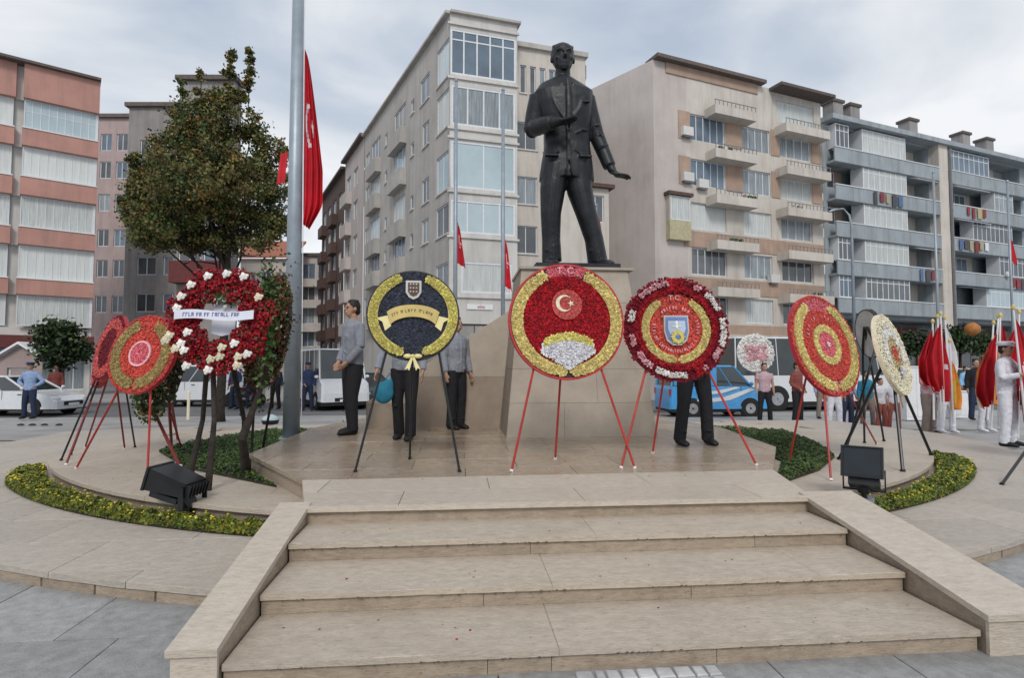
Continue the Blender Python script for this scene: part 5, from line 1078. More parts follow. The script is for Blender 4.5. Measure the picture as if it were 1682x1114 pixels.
# ------------------------------------------------------------------ people
mat('skin', (.42, .24, .16), rough=.55, var=.05); mat('hair_dark', (.015, .012, .01), rough=.6, var=.2); mat('hair_brown', (.05, .03, .02), rough=.6)
CL = dict(grey=(.27, .29, .34), black=(.014, .014, .018), navy=(.02, .03, .07), lblue=(.25, .35, .55), white=(.66, .66, .72), pink=(.55, .38, .42), brownred=(.22, .06, .05), orange=(.45, .14, .07), camo=(.25, .2, .18), darkblue=(.03, .05, .12), teal=(.02, .18, .28), skyblue=(.25, .5, .75), redbrown=(.3, .08, .06), purple=(.12, .06, .12))
for k, c in CL.items(): mat('cloth_' + k, c, rough=.85, var=.12, scale=14, bump=.5, bscale=25)
def person(px, py, h, label, top='grey', bot='black', yaw=0., arms=('d', 'd'), hair='hair_dark', shoe='black', vox=.02, z=None, cap=None, stance=.1, step=0, skirt=False, group=None, sleeves=1, lean=0):
    p = on(px, py, z) if z is not None else ground_hit(px, py)
    s = h / 1.75; m = Matrix.Translation(p) @ Matrix.Rotation(yaw, 4, 'Z') @ Matrix.Scale(s, 4)
    sh = Matrix(((1, 0, 0, 0), (0, 1, -lean, 0), (0, 0, 1, 0), (0, 0, 0, 1)))
    t = thing('person', p, label, 'person', group); V = lambda x, y, z: Vector((x, y - lean * max(0, z - .9), z))
    P = dict(d=((.235, .02, 1.12), (.245, -.05, .87)), w=((.245, .0, 1.12), (.13, -.13, .93)), f=((.235, .05, 1.12), (.1, -.17, .95)), b=((.25, .1, 1.13), (.06, .17, .95)), h=((.26, -.02, 1.14), (.2, -.26, 1.2)), o=((.3, .03, 1.14), (.33, -.1, .88)), k=((.36, .05, 1.15), (.19, -.02, 1.02)), u=((.24, -.12, 1.22), (.12, -.28, 1.42)))
    def limbs(b, what, g):
        for sx, am, st in ((-1, arms[0], -step), (1, arms[1], step)):
            e, w_ = [V(sx * q[0], q[1], q[2]) for q in P[am]]
            if what in ('body', 'top'):
                shd = V(sx * .175, .01, 1.40)
                if what == 'top' and not sleeves: b.tube([shd - Vector((sx * .06, 0, 0)), shd, shd.lerp(e, .5)], [.055 + g, .058 + g, .055 + g], 10)
                else:
                    hnd = w_ if what == 'body' else e.lerp(w_, .93)
                    b.tube([shd - Vector((sx * .06, 0, 0)), shd, shd.lerp(e, .5), e], [.05 + g, .056 + g, .048 + g, .04 + g], 10); b.tube([e, e.lerp(hnd, .5), hnd], [.041 + g, .038 + g, .029 + g], 10)
            if what == 'body':
                d = (w_ - e).normalized(); sd = Vector((0, 1, 0)) if abs(d.y) < .7 else Vector((0, 0, 1)); nn = Vector((-sx, 0, 0))
                b.tube([w_ - d * .02, w_ + d * .05, w_ + d * .085], [(.026, .022), (.036, .018), (.034, .016)], 10, ref=sd); fingers(b, w_ + d * .085, d, sd, nn, .075, .0095, .35)
            hp, kn, an = V(sx * .085, .01, .90), V(sx * (.09 + stance * .35), -.02 - st * .4, .49), V(sx * (.08 + stance * .7), .02 - st, .08)
            if what == 'body' or what == 'bot' and not skirt: b.tube([hp, hp.lerp(kn, .5), kn, kn.lerp(an, .4), an + (Vector() if what == 'body' else Vector((0, 0, -.03)))], [.085 + g, .075 + g, .055 + g, .052 + g, .04 + g * 1.6], 12)
            if what == 'bot' and skirt: pass
            if what == 'body': b.tube([an, V(an.x, an.y - .1, .04), V(an.x, an.y - .17, .03)], [.035, .032, .02], 8)
    b = MB(); limbs(b, 'body', 0)
    tors = [(.84, .12, .09), (.95, .15, .11), (1.08, .14, .105), (1.25, .172, .118), (1.38, .178, .10), (1.45, .09, .065), (1.5, .052, .055)]
    b.tube([V(0, .01, q[0]) for q in tors] + [V(0, -.005, 1.56)], [(q[1], q[2]) for q in tors] + [(.05, .055)], 16, ref=(1, 0, 0))
    hc = V(0, -.01, 1.635); b.ball(hc + Vector((0, .01, .02)), (.073, .092, .09), 14, 10); b.tube([hc + Vector((0, -.03, -.02)), hc + Vector((0, -.045, -.085)), hc + Vector((0, -.045, -.11))], [(.062, .05), (.045, .035), (.025, .02)], 12, ref=(1, 0, 0))
    b.tube([hc + Vector((0, -.088, .015)), hc + Vector((0, -.112, -.02)), hc + Vector((0, -.095, -.03))], [.008, .014, .01], 6)
    for sx in (-1, 1): b.ball(hc + Vector((sx * .076, .012, -.01)), (.01, .02, .03), 6, 5); b.tube([hc + Vector((sx * .015, -.083, .025)), hc + Vector((sx * .05, -.072, .027))], .008, 6)
    b.tube([hc + Vector((-.022, -.088, -.055)), hc + Vector((.022, -.088, -.055))], .007, 6)
    b.xf(m); mesh_obj('body', remesh(b.mesh('body'), vox * .75 * s, 1), 'skin', t, True)
    if vox < .018:
        for sx in (-1, 1): MB().ball(m @ (hc + Vector((sx * .03, -.083, .01))), .008, 6, 5).build('eye', 'black', t)
    b = MB(); limbs(b, 'top', .016)
    b.tube([V(0, .01, q[0] + .02) for q in [(.86, .158, .118)] + [(a, c + .022, d + .02) for a, c, d in tors[1:6]]], [(.165, .122)] + [(c + .024, d + .02) for a, c, d in tors[1:6]], 16, ref=(1, 0, 0))
    for x_, z_, dx_, dz_ in ((-.09, 1.0, .1, .05), (.08, 1.03, -.09, .07), (-.1, 1.2, .06, .12), (.1, 1.22, -.05, .11), (.02, .93, .1, .02)): b.tube([V(x_, -.1, z_), V(x_ + dx_ * .5, -.122, z_ + dz_ * .5), V(x_ + dx_, -.105, z_ + dz_)], [.003, .009, .003], 6)
    b.tube([V(0, -.135, 1.36), V(0, -.13, 1.2), V(0, -.128, .9)], [.004, .006, .006], 6)
    b.tube([V(0, 0, 1.46), V(0, 0, 1.50)], [(.07, .07), (.062, .066)], 12, ref=(1, 0, 0))
    b.xf(m); mesh_obj('shirt', remesh(b.mesh('shirt'), vox * .8 * s, 1), 'cloth_' + top, t, True)
    b = MB(); limbs(b, 'bot', .02)
    if skirt: b.tube([V(0, .01, .98), V(0, .01, .8), V(0, 0, .5)], [(.15, .11), (.19, .15), (.25, .2)], 18, ref=(1, 0, 0))
    else:
        b.tube([V(0, .01, .80), V(0, .01, .88), V(0, .01, .99)], [(.10, .08), (.165, .12), (.155, .115)], 16, ref=(1, 0, 0))
        for sx in (-1, 1):
            for k in range(4): zz = .15 + .13 * k; xx = sx * (.09 + stance * .45); b.tube([V(xx - .05, -.05, zz), V(xx, -.075, zz + .02), V(xx + .05, -.05, zz - .02)], [.004, .01, .004], 6)
    b.xf(m); mesh_obj('skirt' if skirt else 'trousers', remesh(b.mesh('trousers'), vox * .8 * s, 1), 'cloth_' + bot, t, True)
    for sx, st in ((-1, -step), (1, step)):
        an = V(sx * (.08 + stance * .7), .02 - st, .0); b = MB().tube([an + Vector((0, .06, .04)), an + Vector((0, .02, .05)), an + Vector((0, -.08, .042)), an + Vector((0, -.17, .03)), an + Vector((0, -.2, .022))], [(.03, .038), (.043, .05), (.046, .042), (.042, .03), (.02, .015)], 12, ref=(1, 0, 0)); b.xf(m).build('shoe', shoe if shoe in MATS else 'cloth_' + shoe, t, True)
    b = MB().ball(hc + Vector((0, .022, .035)), (.082, .095, .088), 14, 9); b.v = [v for v in b.v]
    for k in range(8): a = k * .8; b.ball(hc + Vector((.05 * math.cos(a), .02 + .05 * math.sin(a), .095)), .03, 7, 5)
    b.ball(hc + Vector((0, .06, -.03)), (.07, .055, .06), 10, 7)
    b.xf(m); mesh_obj('hair', remesh(b.mesh('hair'), .016 * s, 1), hair, t, True)
    if cap: b = MB().tube([hc + Vector((0, .01, .05)), hc + Vector((0, .01, .1)), hc + Vector((0, .01, .125))], [(.09, .105), (.115, .13), (.09, .1)], 16, ref=(1, 0, 0)).tube([hc + Vector((0, -.06, .052)), hc + Vector((0, -.13, .04))], [(.07, .01), (.05, .006)], 10, ref=(1, 0, 0)); b.xf(m).build('cap', cap, t, True)
    return t, m
person(577, 713, 1.80, 'man in grey shirt and black trousers looking left beside the navy wreath', 'grey', 'black', R(-55), ('w', 'w'), vox=.011, z=.42, stance=.03, step=.05)
t, m = person(664, 722, 1.70, 'man in black trousers and trainers standing behind the navy wreath', 'grey', 'black', R(-10), ('o', 'd'), vox=.013, z=.42, stance=.02, step=.08)
bag = on(632, 655, .42); q = at(630, 645, 7.15); t = thing('bag', q, 'teal plastic bag held low by the man behind the navy wreath', 'bag'); b = MB().ball(q, (.13, .08, .14), 12, 8).ball(q + Vector((.06, 0, .08)), (.07, .05, .09), 8, 6); mesh_obj('bag_body', remesh(b.mesh('x'), .02, 1), 'cloth_teal', t, True); MB().tube([q + Vector((.0, 0, .12)), q + Vector((.07, .02, .24)), q + Vector((.1, .02, .13))], .01, 6).build('handle', 'cloth_teal', t)
person(749, 705, 1.62, 'man in grey shirt standing right of the navy wreath against the wing wall', 'grey', 'black', R(40), ('d', 'd'), vox=.013, z=.42, stance=.02)
person(1141, 731, 1.74, 'man behind the blue shield wreath, only black trousers and shoes showing', 'black', 'black', R(5), ('f', 'f'), vox=.013, z=.42, stance=.14)
G = 'people standing on the square'
def pp(px, py, hpx, label, **k): p = ground_hit(px, py); dep = (p - CAM).dot(_fh); return person(px, py, hpx / 940 * dep, label, group=G, **k)
pp(47, 688, 92, 'policeman in light blue shirt and dark trousers by the white hatchback', top='lblue', bot='navy', yaw=R(0), arms=('k', 'k'), cap='cloth_darkblue')
MB(); 
pp(90, 672, 72, 'person in dark jacket behind the white hatchback', top='brownred', bot='black', yaw=R(20))
pp(505, 674, 78, 'policeman in dark blue uniform right of the thick flagpole', top='darkblue', bot='navy', yaw=R(10), cap='cloth_darkblue', arms=('f', 'd'))
pp(522, 668, 70, 'person in black beside the minibus door', top='black', bot='black', yaw=R(60))
pp(385, 672, 74, 'person in dark blue uniform seen under the rose wreath', top='darkblue', bot='navy', yaw=R(-20), arms=('d', 'f'))
pp(412, 670, 72, 'person in black coat between rose wreath and foliage wreath', top='black', bot='navy', yaw=R(30))
pp(452, 672, 74, 'person in dark clothes just left of the thick flagpole', top='navy', bot='black', yaw=R(-10))
pp(1257, 693, 96, 'woman in pale pink top and black trousers below the small white wreath', top='pink', bot='black', yaw=R(-15), sleeves=0)
pp(1311, 694, 98, 'person in dark red and orange jacket left of the scarlet gold wreath', top='brownred', bot='black', yaw=R(25), arms=('f', 'f'))
pp(1371, 706, 112, 'person in white trousers behind the scarlet gold wreath', top='white', bot='white', shoe='white', yaw=R(0))
pp(1392, 702, 106, 'person in navy trousers behind the scarlet gold wreath', top='lblue', bot='navy', yaw=R(10))
pp(1352, 688, 84, 'person in blue shirt left of the white trousered one', top='lblue', bot='camo', yaw=R(-10))
pp(1448, 708, 86, 'child in white top with red brown leggings under the cream wreath', top='white', bot='redbrown', yaw=R(10), sleeves=0)
pp(1469, 706, 84, 'child in white shirt and red brown leggings right of the other child', top='white', bot='redbrown', yaw=R(-20), sleeves=0)
pp(1426, 702, 92, 'person in teal top between the two right hand wreaths', top='teal', bot='camo', yaw=R(-20))
pp(1527, 714, 128, 'flag bearer in pink and white jacket with dull brown trousers', top='pink', bot='camo', yaw=R(20), arms=('h', 'h'))
pp(1556, 711, 116, 'flag bearer in white trousers behind the orange and white flag', top='white', bot='white', shoe='white', yaw=R(-5), arms=('h', 'd'))
pp(1606, 690, 100, 'person in black top at the back right', top='black', bot='navy', yaw=R(-20))
pp(1619, 709, 110, 'person in white trousers beside the gold fringed flag', top='purple', bot='white', shoe='white', yaw=R(10), arms=('h', 'd'))
pp(1658, 733, 170, 'sailor in white uniform holding a red flag at the right edge', top='white', bot='white', yaw=R(25), arms=('h', 'u'), cap='white_cloth', vox=.016)
pp(1588, 668, 66, 'distant person in sky blue top below the orange lantern', top='skyblue', bot='black', yaw=0)
# colour bearers' flags
def held(px0, y0, px1, y1, Y, y_a, y_b, w_, mats, label, dirx=1, cres=None, nf=4):
    a = at(px0, y0, Y); c = at(px1, y1, Y); t = thing('parade_flag', c, label, 'flag', 'flags held upright on poles'); MB().tube([c, a], [.018, .014], 8).build('pole', 'white_paint', t); MB().ball(a, (.03, .03, .05), 8, 6).build('finial', 'gold_paint', t)
    k = lambda y: a.lerp(c, (y - y0) / (y1 - y0)); cloth('cloth', k(y_a), k(y_b), .05, w_ * 1.35, (dirx, .35, 0), nf, .09, mats, cres, 22, 26, t, sag=.12, prof=lambda v: min(1, v * 2.2) ** .8 * (1 - .5 * max(0, (v - .8) / .2)))
held(1545, 515, 1551, 690, 9.9, 530, 640, .22, ['red_flag', 'white_cloth'], 'red flag held by the bearer in the pink and white jacket', -1)
held(1540, 520, 1546, 690, 10.3, 535, 655, .2, ['red_flag', 'white_cloth'], 'crimson flag just behind the first red one', 1, (.5, .5, .2, .15))
held(1552, 522, 1563, 690, 10.8, 535, 610, .2, ['white_cloth'], 'pale lilac white flag drooping over the orange one')
held(1560, 560, 1566, 695, 10.6, 590, 668, .17, ['orange_cloth', 'gold_cloth'], 'orange and gold flag in the middle of the bearers', 1, (.6, .7, .5, .4))
held(1640, 520, 1628, 700, 9.6, 545, 665, .24, ['red_flag', 'gold_cloth'], 'red flag with gold edging left of the sailor', -1, (.98, .5, .25, .9))
held(1643, 518, 1640, 700, 9.3, 530, 650, .2, ['red_flag', 'white_cloth'], 'red flag directly left of the sailor', 1)
held(1664, 505, 1690, 740, 8.6, 520, 690, .3, ['red_flag', 'white_cloth'], 'red flag carried by the sailor at the right edge', 1, (.4, .5, .2, .12))

# ------------------------------------------------------------------ trees
def tree(name, label, base, blobs, Y, n, size, mats, probs, trunk_r, dz=1.0, brn=16):
    t = thing(name, base, label, 'tree'); cs = [(at(x, y, Y + oy), r / 940 * Y, ry / 940 * Y) for x, y, r, ry, oy in blobs]; zc = sum(c.z for c, _, _ in cs) / len(cs)
    tr = MB(); b0 = Vector(base); top = Vector((b0.x + .1, b0.y, zc)); tr.tube([b0 - Vector((0, 0, .1)), b0 + Vector((0, 0, .3)), b0.lerp(top, .5) + Vector((.08, 0, 0)), top], [trunk_r * 1.5, trunk_r * 1.1, trunk_r * .85, trunk_r * .4], 12); tr.build('trunk', 'bark', t, True)
    br = MB()
    for c, r, ry in cs:
        if r < 13 / 940 * Y: br.tube([c - Vector((0, 0, ry * 1.4)), c + Vector((0, 0, ry))], [.02, .012], 5); continue
        st = b0.lerp(top, random.uniform(.35, .8)); e = c + Vector((0, 0, r * .3)); mid = st.lerp(e, .5) + Vector((random.uniform(-.2, .2), random.uniform(-.2, .2), -.1)); br.tube([st, mid, e], [trunk_r * .4, trunk_r * .25, .015], 7)
        for _ in range(4): q = mid.lerp(e, random.random()); br.tube([q, q + Vector((random.uniform(-1, 1), random.uniform(-1, 1), random.uniform(0, 1))) * r * .8], [.03, .008], 5)
    br.build('branches', 'bark', t)
    wts = np.array([r * r * ry for _, r, ry in cs]) ** .8; wts = wts ** .75; wts /= wts.sum(); C = []
    # leaf clumps on many small sub-clusters
    nc = n // 70
    for i in np.concatenate([rng.choice(len(cs), nc - 2 * len(cs), p=wts), np.repeat(np.arange(len(cs)), 2)]):
        c, r, ry = cs[i]; d = rng.normal(size=3); d /= np.linalg.norm(d); q = np.array(c) + d * np.array([r, r, ry]) * (rng.random() ** .4); C.append(q + rng.normal(size=(70, 3)) * np.array([.17, .17, .13]) * size / .12 * (.6 if r < 13 / 940 * Y else 1.25))
    C = np.concatenate(C); mi = np.repeat(rng.choice(len(mats), nc, p=probs), 70); flip = rng.random(len(mi)) < .45; mi[flip] = rng.choice(len(mats), flip.sum(), p=probs)
    o = quads('crown', C, rng.normal(size=C.shape) + [0, -.2, .5], size, mats, mi, t, asp=1.4); o['kind'] = 'stuff'; return t
blobs = [(335, 270, 62, 70, 0), (335, 270, 70, 60, 2), (280, 305, 58, 50, .5), (395, 295, 58, 55, -.5), (322, 195, 30, 42, 0), (376, 170, 12, 16, 0), (377, 145, 9, 14, 0), (377, 122, 7, 12, 0), (378, 101, 5, 10, 0), (379, 84, 3, 7, 0), (408, 165, 10, 16, .3), (409, 140, 7, 14, .3), (410, 118, 5, 11, .3), (410, 98, 4, 9, .3), (410, 82, 2, 6, .3), (372, 200, 36, 46, 0), (300, 205, 26, 40, 1), (415, 215, 24, 44, 0), (436, 262, 28, 45, .5), (238, 305, 30, 24, 0), (225, 262, 12, 14, 0), (330, 150, 12, 36, 0), (350, 165, 14, 36, 0), (392, 160, 12, 40, .5), (216, 345, 18, 16, 0), (205, 330, 10, 8, 0), (248, 395, 26, 14, 0), (300, 395, 40, 18, 0), (360, 398, 44, 14, 0), (425, 395, 30, 14, 0), (458, 372, 16, 20, 0), (466, 250, 10, 22, 0),
         (445, 330, 26, 35, 0), (270, 365, 48, 36, -1), (340, 365, 55, 34, 0), (400, 360, 45, 36, 1), (440, 370, 24, 20, 0), (240, 345, 30, 30, 1), (300, 150, 7, 22, 0), (210, 305, 10, 10, 0), (260, 235, 16, 22, 0), (476, 300, 10, 14, 0), (330, 300, 80, 60, -1.2)]
base = at(362, 640, 19); base = Vector((base.x, 19, gz(19)))
tree('broadleaf_tree', 'tall broadleaf tree turning brown, behind the rose wreath and left of the flagpole', base, blobs, 19, 72000, .072, ['leaf_olive', 'leaf_dark', 'leaf_black', 'leaf_brown', 'leaf_orange', 'leaf_mid'], [.5, .12, .09, .11, .06, .12], .13)
b1 = at(97, 640, 26); tree('small_tree', 'small dark green street tree in front of the salmon block', Vector((b1.x, 26, -.5)), [(95, 545, 16, 16, 0), (85, 562, 16, 14, .3), (105, 565, 18, 16, 0), (98, 585, 18, 12, 0), (130, 575, 14, 8, .3)], 26, 4200, .13, ['leaf_dark', 'leaf_black', 'leaf_mid'], [.5, .3, .2], .07)
b1 = at(1575, 640, 33); tree('small_tree', 'dark street tree behind the flag bearers', Vector((b1.x, 33, -.5)), [(1575, 560, 26, 20, 0), (1540, 570, 18, 16, .3), (1610, 565, 20, 14, 0)], 33, 4200, .16, ['leaf_dark', 'leaf_black'], [.6, .4], .08)
b1 = at(1455, 640, 33); tree('small_tree', 'low dark green shrub tree behind the cream wreath', Vector((b1.x, 33, -.5)), [(1450, 565, 16, 10, 0), (1480, 568, 18, 10, .3), (1505, 562, 14, 10, 0)], 33, 2800, .16, ['leaf_dark', 'leaf_black'], [.6, .4], .06)

# ------------------------------------------------------------------ vehicles
mat('car_white', (.62, .64, .67), rough=.25, spec=.6, var=.03, coat=.5); mat('car_glass', (.03, .04, .045), rough=.08, spec=.9, var=.2, scale=1); mat('tyre', (.015, .015, .015), rough=.8); mat('rim_silver', (.45, .46, .48), rough=.35, metal=.6); mat('lamp_clear', (.6, .6, .62), rough=.1); mat('tail_red', (.4, .02, .02), rough=.2); mat('tarp_blue', (.10, .40, .70), rough=.45, var=.25, scale=3, bump=.6, bscale=8, col2=(.03, .2, .45)); mat('car_dark', (.03, .035, .045), rough=.25, coat=.5)
def vehicle(px, py, Y, yaw, L_, Wd, Hh, kind, m, label, name='parked_car'):
    p = at(px, py, Y); p.z = gz(Y) if Y < 20 else -.515; mx = Matrix.Translation(p) @ Matrix.Rotation(yaw, 4, 'Z'); t = thing(name, p, label, 'bus' if 'bus' in name else ('van' if 'van' in name else 'car'))
    h = Hh; x0, x1 = -L_ / 2, L_ / 2; hw = Wd / 2
    if kind == 'car': low = [(x0, .25), (x0, .62), (x0 + .08, .86), (x0 + .9, .93), (x1 - 1.15, .93), (x1 - .2, .72), (x1, .55), (x1, .25)]; cab = [(x0 + .25, .93), (x0 + .7, h), (x1 - 2.0, h), (x1 - 1.1, .93)]; rw = .32; ax = (x0 + .75, x1 - .85)
    elif kind == 'van': low = [(x0, .3), (x0, 1.0), (x0 + .05, 1.12), (x1 - .75, 1.12), (x1 - .1, .9), (x1, .6), (x1, .3)]; cab = [(x0 + .06, 1.12), (x0 + .15, h), (x1 - 1.35, h), (x1 - .72, 1.12)]; rw = .33; ax = (x0 + .8, x1 - .8)
    elif kind == 'mini': low = [(x0, .35), (x0, 1.3), (x1 - .5, 1.3), (x1 - .05, 1.1), (x1, .7), (x1, .35)]; cab = [(x0 + .02, 1.3), (x0 + .08, h), (x1 - .8, h), (x1 - .45, 1.3)]; rw = .36; ax = (x0 + 1.1, x1 - .9)
    else: low = [(x0, .35), (x0, 1.45), (x1 - .1, 1.45), (x1, 1.0), (x1, .35)]; cab = [(x0 + .02, 1.45), (x0 + .05, h), (x1 - .4, h), (x1 - .1, 1.45)]; rw = .48; ax = (x0 + 1.8, x1 - 1.7)
    mm = Matrix(((1, 0, 0, 0), (0, 0, 1, 0), (0, 1, 0, 0), (0, 0, 0, 1)))
    def hull(poly, w0, ins, top_in):   # side profile extruded with rounded shoulders
        b = MB(); n = len(poly); zs = [q[1] for q in poly]; za, zb = min(zs), max(zs); cx = sum(q[0] for q in poly) / n; cz = (za + zb) / 2
        rows = [(-1, ins), (-.9, 0), (.9, 0), (1, ins)]
        for sy, i_ in rows:
            for (x, z) in poly: k = 1 - i_ ; w_ = w0 - top_in * (z - za) / (zb - za); b.v.append((cx + (x - cx) * k, sy * w_, cz + (z - cz) * (1 - i_ * 1.2)))
        for r_ in range(3):
            for i in range(n): j = (i + 1) % n; b.f.append((r_ * n + i, r_ * n + j, (r_ + 1) * n + j, (r_ + 1) * n + i))
        b.f += [tuple(range(n)), tuple(reversed(range(3 * n, 4 * n)))]; b.m = [0] * len(b.f); return b
    hull(low, hw, .025, .04).xf(mx).build('body', m, t)
    zb = cab[0][1]; gl_ = [(cab[0][0] + .03, zb - .01), (cab[1][0] + .03, h - .05), (cab[2][0] - .02, h - .05), (cab[3][0] - .03, zb - .01)]
    hull(gl_, hw - .05, .01, .13 if kind == 'car' else .06).xf(mx).build('glasshouse', 'car_glass', t)
    tw = hw - .05 - (.13 if kind == 'car' else .06)
    rb = [(cab[1][0] - .02, h - .055), (cab[1][0] + .05, h), (cab[2][0] - .08, h), (cab[2][0] + .02, h - .055)]; hull(rb, tw + .02, .02, .05).xf(mx).build('roof', m, t)
    npil = {'car': 2, 'van': 3, 'mini': 5, 'bus': 7}[kind]
    for sy in (-1, 1):
        for i in range(npil + 2):
            b = MB()
            f = i / (npil + 1); xb = lerp(cab[0][0], cab[3][0], f); xt = lerp(cab[1][0], cab[2][0], f); wv = .05 if 0 < i < npil + 1 else .07
            b.tube([(xb, sy * (hw - .055), zb - .02), (xt, sy * (tw - .005), h - .04)], wv * .5, 5)
            b.xf(mx).build('pillar', m, t)
        if kind == 'van': MB().box((x0 + .15, sy * (hw - .06) - .012, 1.14), (x0 + 1.7, sy * (hw - .06) + .012, h - .08)).xf(mx).build('side_panel', m, t)
    for a in ax:
        for sy in (-1, 1):
            c = Vector((a, sy * (hw - .08), rw)); MB().tube([mx @ (c - Vector((0, .1 , 0))), mx @ (c + Vector((0, .1, 0)))], rw, 22).build('tyre', 'tyre', t) if False else None
            wv = MB().tube([c + Vector((0, -.1, 0)), c + Vector((0, -.085, 0)), c + Vector((0, .085, 0)), c + Vector((0, .1, 0))], [rw * .93, rw, rw, rw * .93], 22).xf(mx).build('wheel', 'tyre', t)
            rm = MB().tube([c + Vector((0, sy * .08, 0)), c + Vector((0, sy * .106, 0))], [rw * .58, rw * .55], 18)
            for k in range(6): q = R(60 * k); rm.box((-.025, sy * .104 - .006, 0), (.025, sy * .104 + .010, rw * .52), mx=Matrix.Translation(c - Vector((0, 0, 0))) @ Matrix.Rotation(q, 4, 'Y'))
            rm.xf(mx).build('rim', 'rim_silver', wv)
            MB().tube([c + Vector((0, sy * .0 - .0, 0)), c + Vector((0, sy * .075, 0))], rw * 1.13, 22).xf(mx).build('wheel_arch', 'black', t)
    hz_ = .62 if kind == 'car' else (.8 if kind != 'bus' else .7)
    for sy in (-1, 1):
        MB().ball((x1 - .10, sy * (hw - .2), hz_), (.1, .14, .08), 8, 6).xf(mx).build('headlight', 'lamp_clear', t); MB().box((x0 - .012, sy * (hw - .1) - .08, hz_), (x0 + .03, sy * (hw - .1) + .04, hz_ + .22)).xf(mx).build('tail_light', 'tail_red', t)
        MB().ball((cab[3][0] - .05, sy * (hw + .06), zb + .08), (.06, .09, .07), 8, 6).xf(mx).build('wing_mirror', m, t)
        for dx in ((.0, 1.0) if kind == 'car' else (.6,)): MB().box((dx - .3, sy * (hw - .022) - .012, zb - .16), (dx - .16, sy * (hw - .022) + .012, zb - .13)).xf(mx).build('door_handle', 'black', t); MB().box((dx + .12, sy * (hw - .026) - .006, .4), (dx + .132, sy * (hw - .026) + .006, zb - .03)).xf(mx).build('door_seam', 'black', t)
    MB().box((x1 - .012, -.45, .38), (x1 + .02, .45, .52)).xf(mx).build('grille', 'black', t); MB().box((x1 + .021, -.25, .36), (x1 + .03, .25, .46)).xf(mx).build('number_plate', 'white_paint', t)
    MB().box((x0 + .05, -hw + .03, .2), (x1 - .05, hw - .03, .34)).xf(mx).build('sill_trim', 'black', t)
    return t, mx
vehicle(30, 660, 23.2, R(-6), 4.2, 1.72, 1.47, 'car', 'car_white', 'white hatchback parked at the left edge behind the policeman')
vehicle(345, 660, 27.6, R(178), 4.4, 1.75, 1.85, 'van', 'car_white', 'white van parked behind the rose wreath', 'parked_van')
vehicle(537, 655, 26.5, R(-62), 5.6, 2.0, 2.55, 'mini', 'car_white', 'white minibus facing the square beyond the flagpole', 'minibus')
vehicle(600, 650, 27.5, R(-60), 4.3, 1.75, 1.5, 'car', 'car_dark', 'dark car parked beyond the man in the grey shirt')
vehicle(1320, 660, 23.5, R(4), 7.6, 2.3, 3.0, 'bus', 'car_white', 'white coach parked across the right of the square', 'bus')
vehicle(1610, 655, 25.5, R(178), 4.3, 1.75, 1.7, 'van', 'car_white', 'white car parked behind the flag bearers at the right', 'parked_van')
mat('van_blue', (.06, .30, .62), rough=.3, coat=.4, var=.06)
t, mx = vehicle(1168, 660, 20.3, R(0), 3.7, 1.72, 1.85, 'van', 'van_blue', 'bright blue and white van behind the blue shield wreath, nose to the right', 'parked_van')
for (pts) in ([(-.9, .5), (.3, .62), (1.2, .98), (1.1, 1.06), (.1, .74), (-.9, .64)], [(-.9, .78), (0, .86), (.7, 1.06), (.5, 1.09), (-.2, .95), (-.9, .9)]):
    m3 = Matrix(((1, 0, 0, 0), (0, 0, 1, 0), (0, 1, 0, 0), (0, 0, 0, 1))); MB().prism(pts, -.868, -.862, mx=m3).xf(mx).build('white_stripe', 'car_white', t)
# utility cabinet, small white box
def cabinet(px, py, Y, w_, h_, label, m='cement'):
    p = at(px, py, Y); p.z = gz(Y); t = thing('cabinet', p, label, 'cabinet'); MB().box((p.x - w_ / 2, p.y, p.z), (p.x + w_ / 2, p.y + .4, p.z + h_)).build('housing', m, t); MB().box((p.x - w_ / 2 - .03, p.y - .03, p.z + h_), (p.x + w_ / 2 + .03, p.y + .43, p.z + h_ + .04)).build('lid', m, t)
    MB().box((p.x - w_ / 2 + .04, p.y - .012, p.z + .1), (p.x - .006, p.y - .001, p.z + h_ - .06)).build('door', m, t); MB().box((p.x + .006, p.y - .012, p.z + .1), (p.x + w_ / 2 - .04, p.y - .001, p.z + h_ - .06)).build('door', m, t)
cabinet(1506, 660, 16.5, .68, 1.62, 'tall pale utility cabinet right of the cream wreath', 'white_paint')
cabinet(1578, 660, 17.5, .55, .85, 'low white box behind the orange flag', 'white_paint')
# pale post and ground studs
p = ground_hit(309, 690); t = thing('bollard', p, 'thin pale yellow post in front of the white van', 'bollard'); MB().tube([p, p + Vector((0, 0, .9))], [.05, .045], 10).build('post', 'fl_cream', t); MB().ball(p + Vector((0, 0, .92)), .05, 8, 6).build('cap', 'fl_cream', t)
for i, x in enumerate((34, 53, 73, 97)):
    p = ground_hit(x, 699); o = MB().tube([p, p + Vector((0, 0, .03)), p + Vector((0, 0, .05))], [.09, .08, .03], 10).build('ground_stud', 'black', None, base=p); tag(o, ['small black stud in the paving left of the policeman', 'small black stud in the paving at the policeman feet', 'small black stud in the paving right of the policeman', 'small black stud in the paving farthest right of four'][i], 'stud', 'black studs set in the paving')
# orange lantern, far right
p = at(1597, 541, 30); o = MB().tube([p + Vector((0, 0, -.38)), p + Vector((0, 0, -.15)), p + Vector((0, 0, .15)), p + Vector((0, 0, .38))], [.12, .38, .38, .12], 14).build('lantern_sign', mat('orange_sign', (.4, .16, .04), rough=.6), None, True, base=p); tag(o, 'round orange hanging sign under the blue grey block at the right', 'sign')
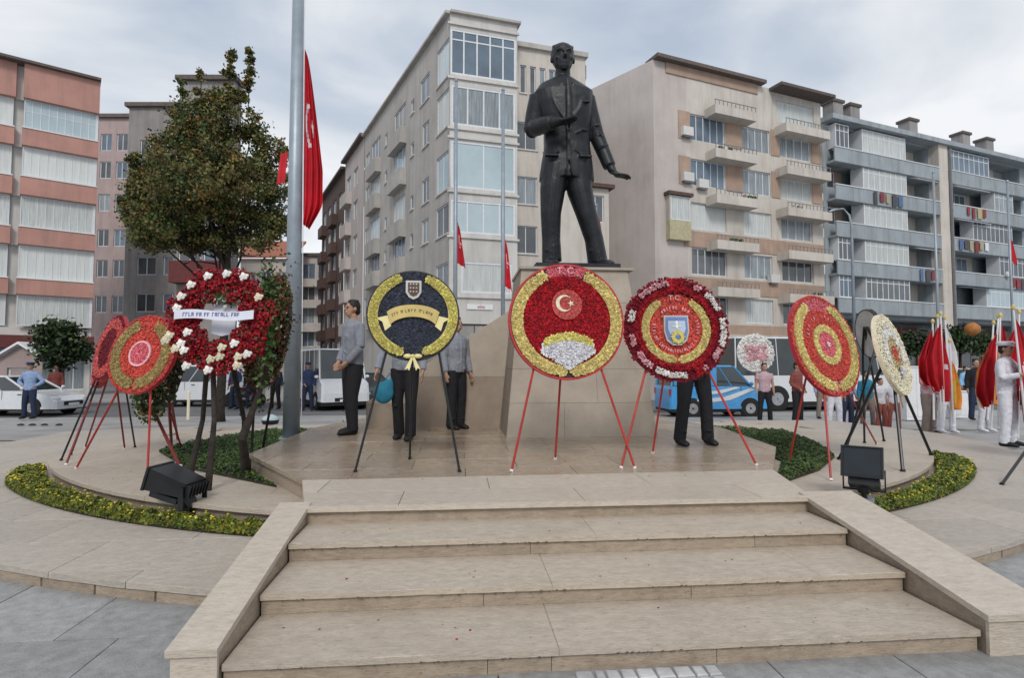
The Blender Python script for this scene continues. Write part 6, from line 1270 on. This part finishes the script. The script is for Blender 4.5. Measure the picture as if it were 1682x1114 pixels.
# motorbike under the rose wreath
p = ground_hit(402, 668); t = thing('motorcycle', p, 'dark motorcycle with white fairing seen between the wreaths', 'motorcycle')
for dx in (-.6, .6): MB().tube([p + Vector((dx, -.05, .3)), p + Vector((dx, .05, .3))], .3, 18).build('wheel', 'tyre', t)
MB().tube([p + Vector((-.5, 0, .5)), p + Vector((0, 0, .55)), p + Vector((.35, 0, .75)), p + Vector((.5, 0, .85))], [.1, .16, .15, .05], 10).build('frame', 'car_dark', t); MB().ball(p + Vector((.42, -.02, .82)), (.17, .2, .2), 10, 7).build('fairing', 'car_white', t); MB().ball(p + Vector((-.2, 0, .78)), (.3, .13, .08), 10, 7).build('seat', 'black', t); MB().tube([p + Vector((.35, -.3, 1.0)), p + Vector((.35, .3, 1.0))], .02, 6).build('handlebar', 'black', t)

held(1532, 528, 1534, 690, 10.0, 540, 630, .2, ['red_flag', 'white_cloth'], 'red flag furthest left among the bearers', -1)
held(1674, 512, 1672, 720, 9.0, 530, 660, .26, ['red_flag', 'white_cloth'], 'dark red flag just behind the sailor arm', -1)
held(1632, 530, 1622, 690, 10.2, 548, 660, .2, ['orange_cloth', 'gold_cloth'], 'orange gold fringed flag left of the red gold edged one', 1)
# fallen petals and leaves on the terraces
b = MB(); 
for i in range(260):
    if i < 150: x, y, z = random.uniform(-1.1, 3.0), random.uniform(4.6, 6.4), .4215
    elif i < 190: x, y, z = random.uniform(-.9, 2.3), random.choice([2.75, 3.2, 3.65]) + random.uniform(-.15, .15), 0; z = .105 * (1 + sum(y > q for q in NY[1:])) + .0012
    else: x, y, z = random.uniform(-3.6, -2.0), random.uniform(5.6, 7.2), ZA + .0012
    r_ = random.uniform(.004, .011); a = random.random() * 6
    b.add([(x + r_ * math.cos(a), y + r_ * math.sin(a), z), (x - r_ * .6 * math.sin(a), y + r_ * .6 * math.cos(a), z + r_ * .4), (x - r_ * math.cos(a), y - r_ * math.sin(a), z), (x + r_ * .6 * math.sin(a), y - r_ * .6 * math.cos(a), z + .0005)], [(0, 1, 2, 3)], random.choice([0, 0, 1, 2, 3]))
tag(b.build('fallen_petals', ['fl_red', 'fl_pink', 'leaf_brown', 'leaf_orange'], None), 'scattered flower petals and dry leaves on the stone terraces', 'petals', kind='stuff')
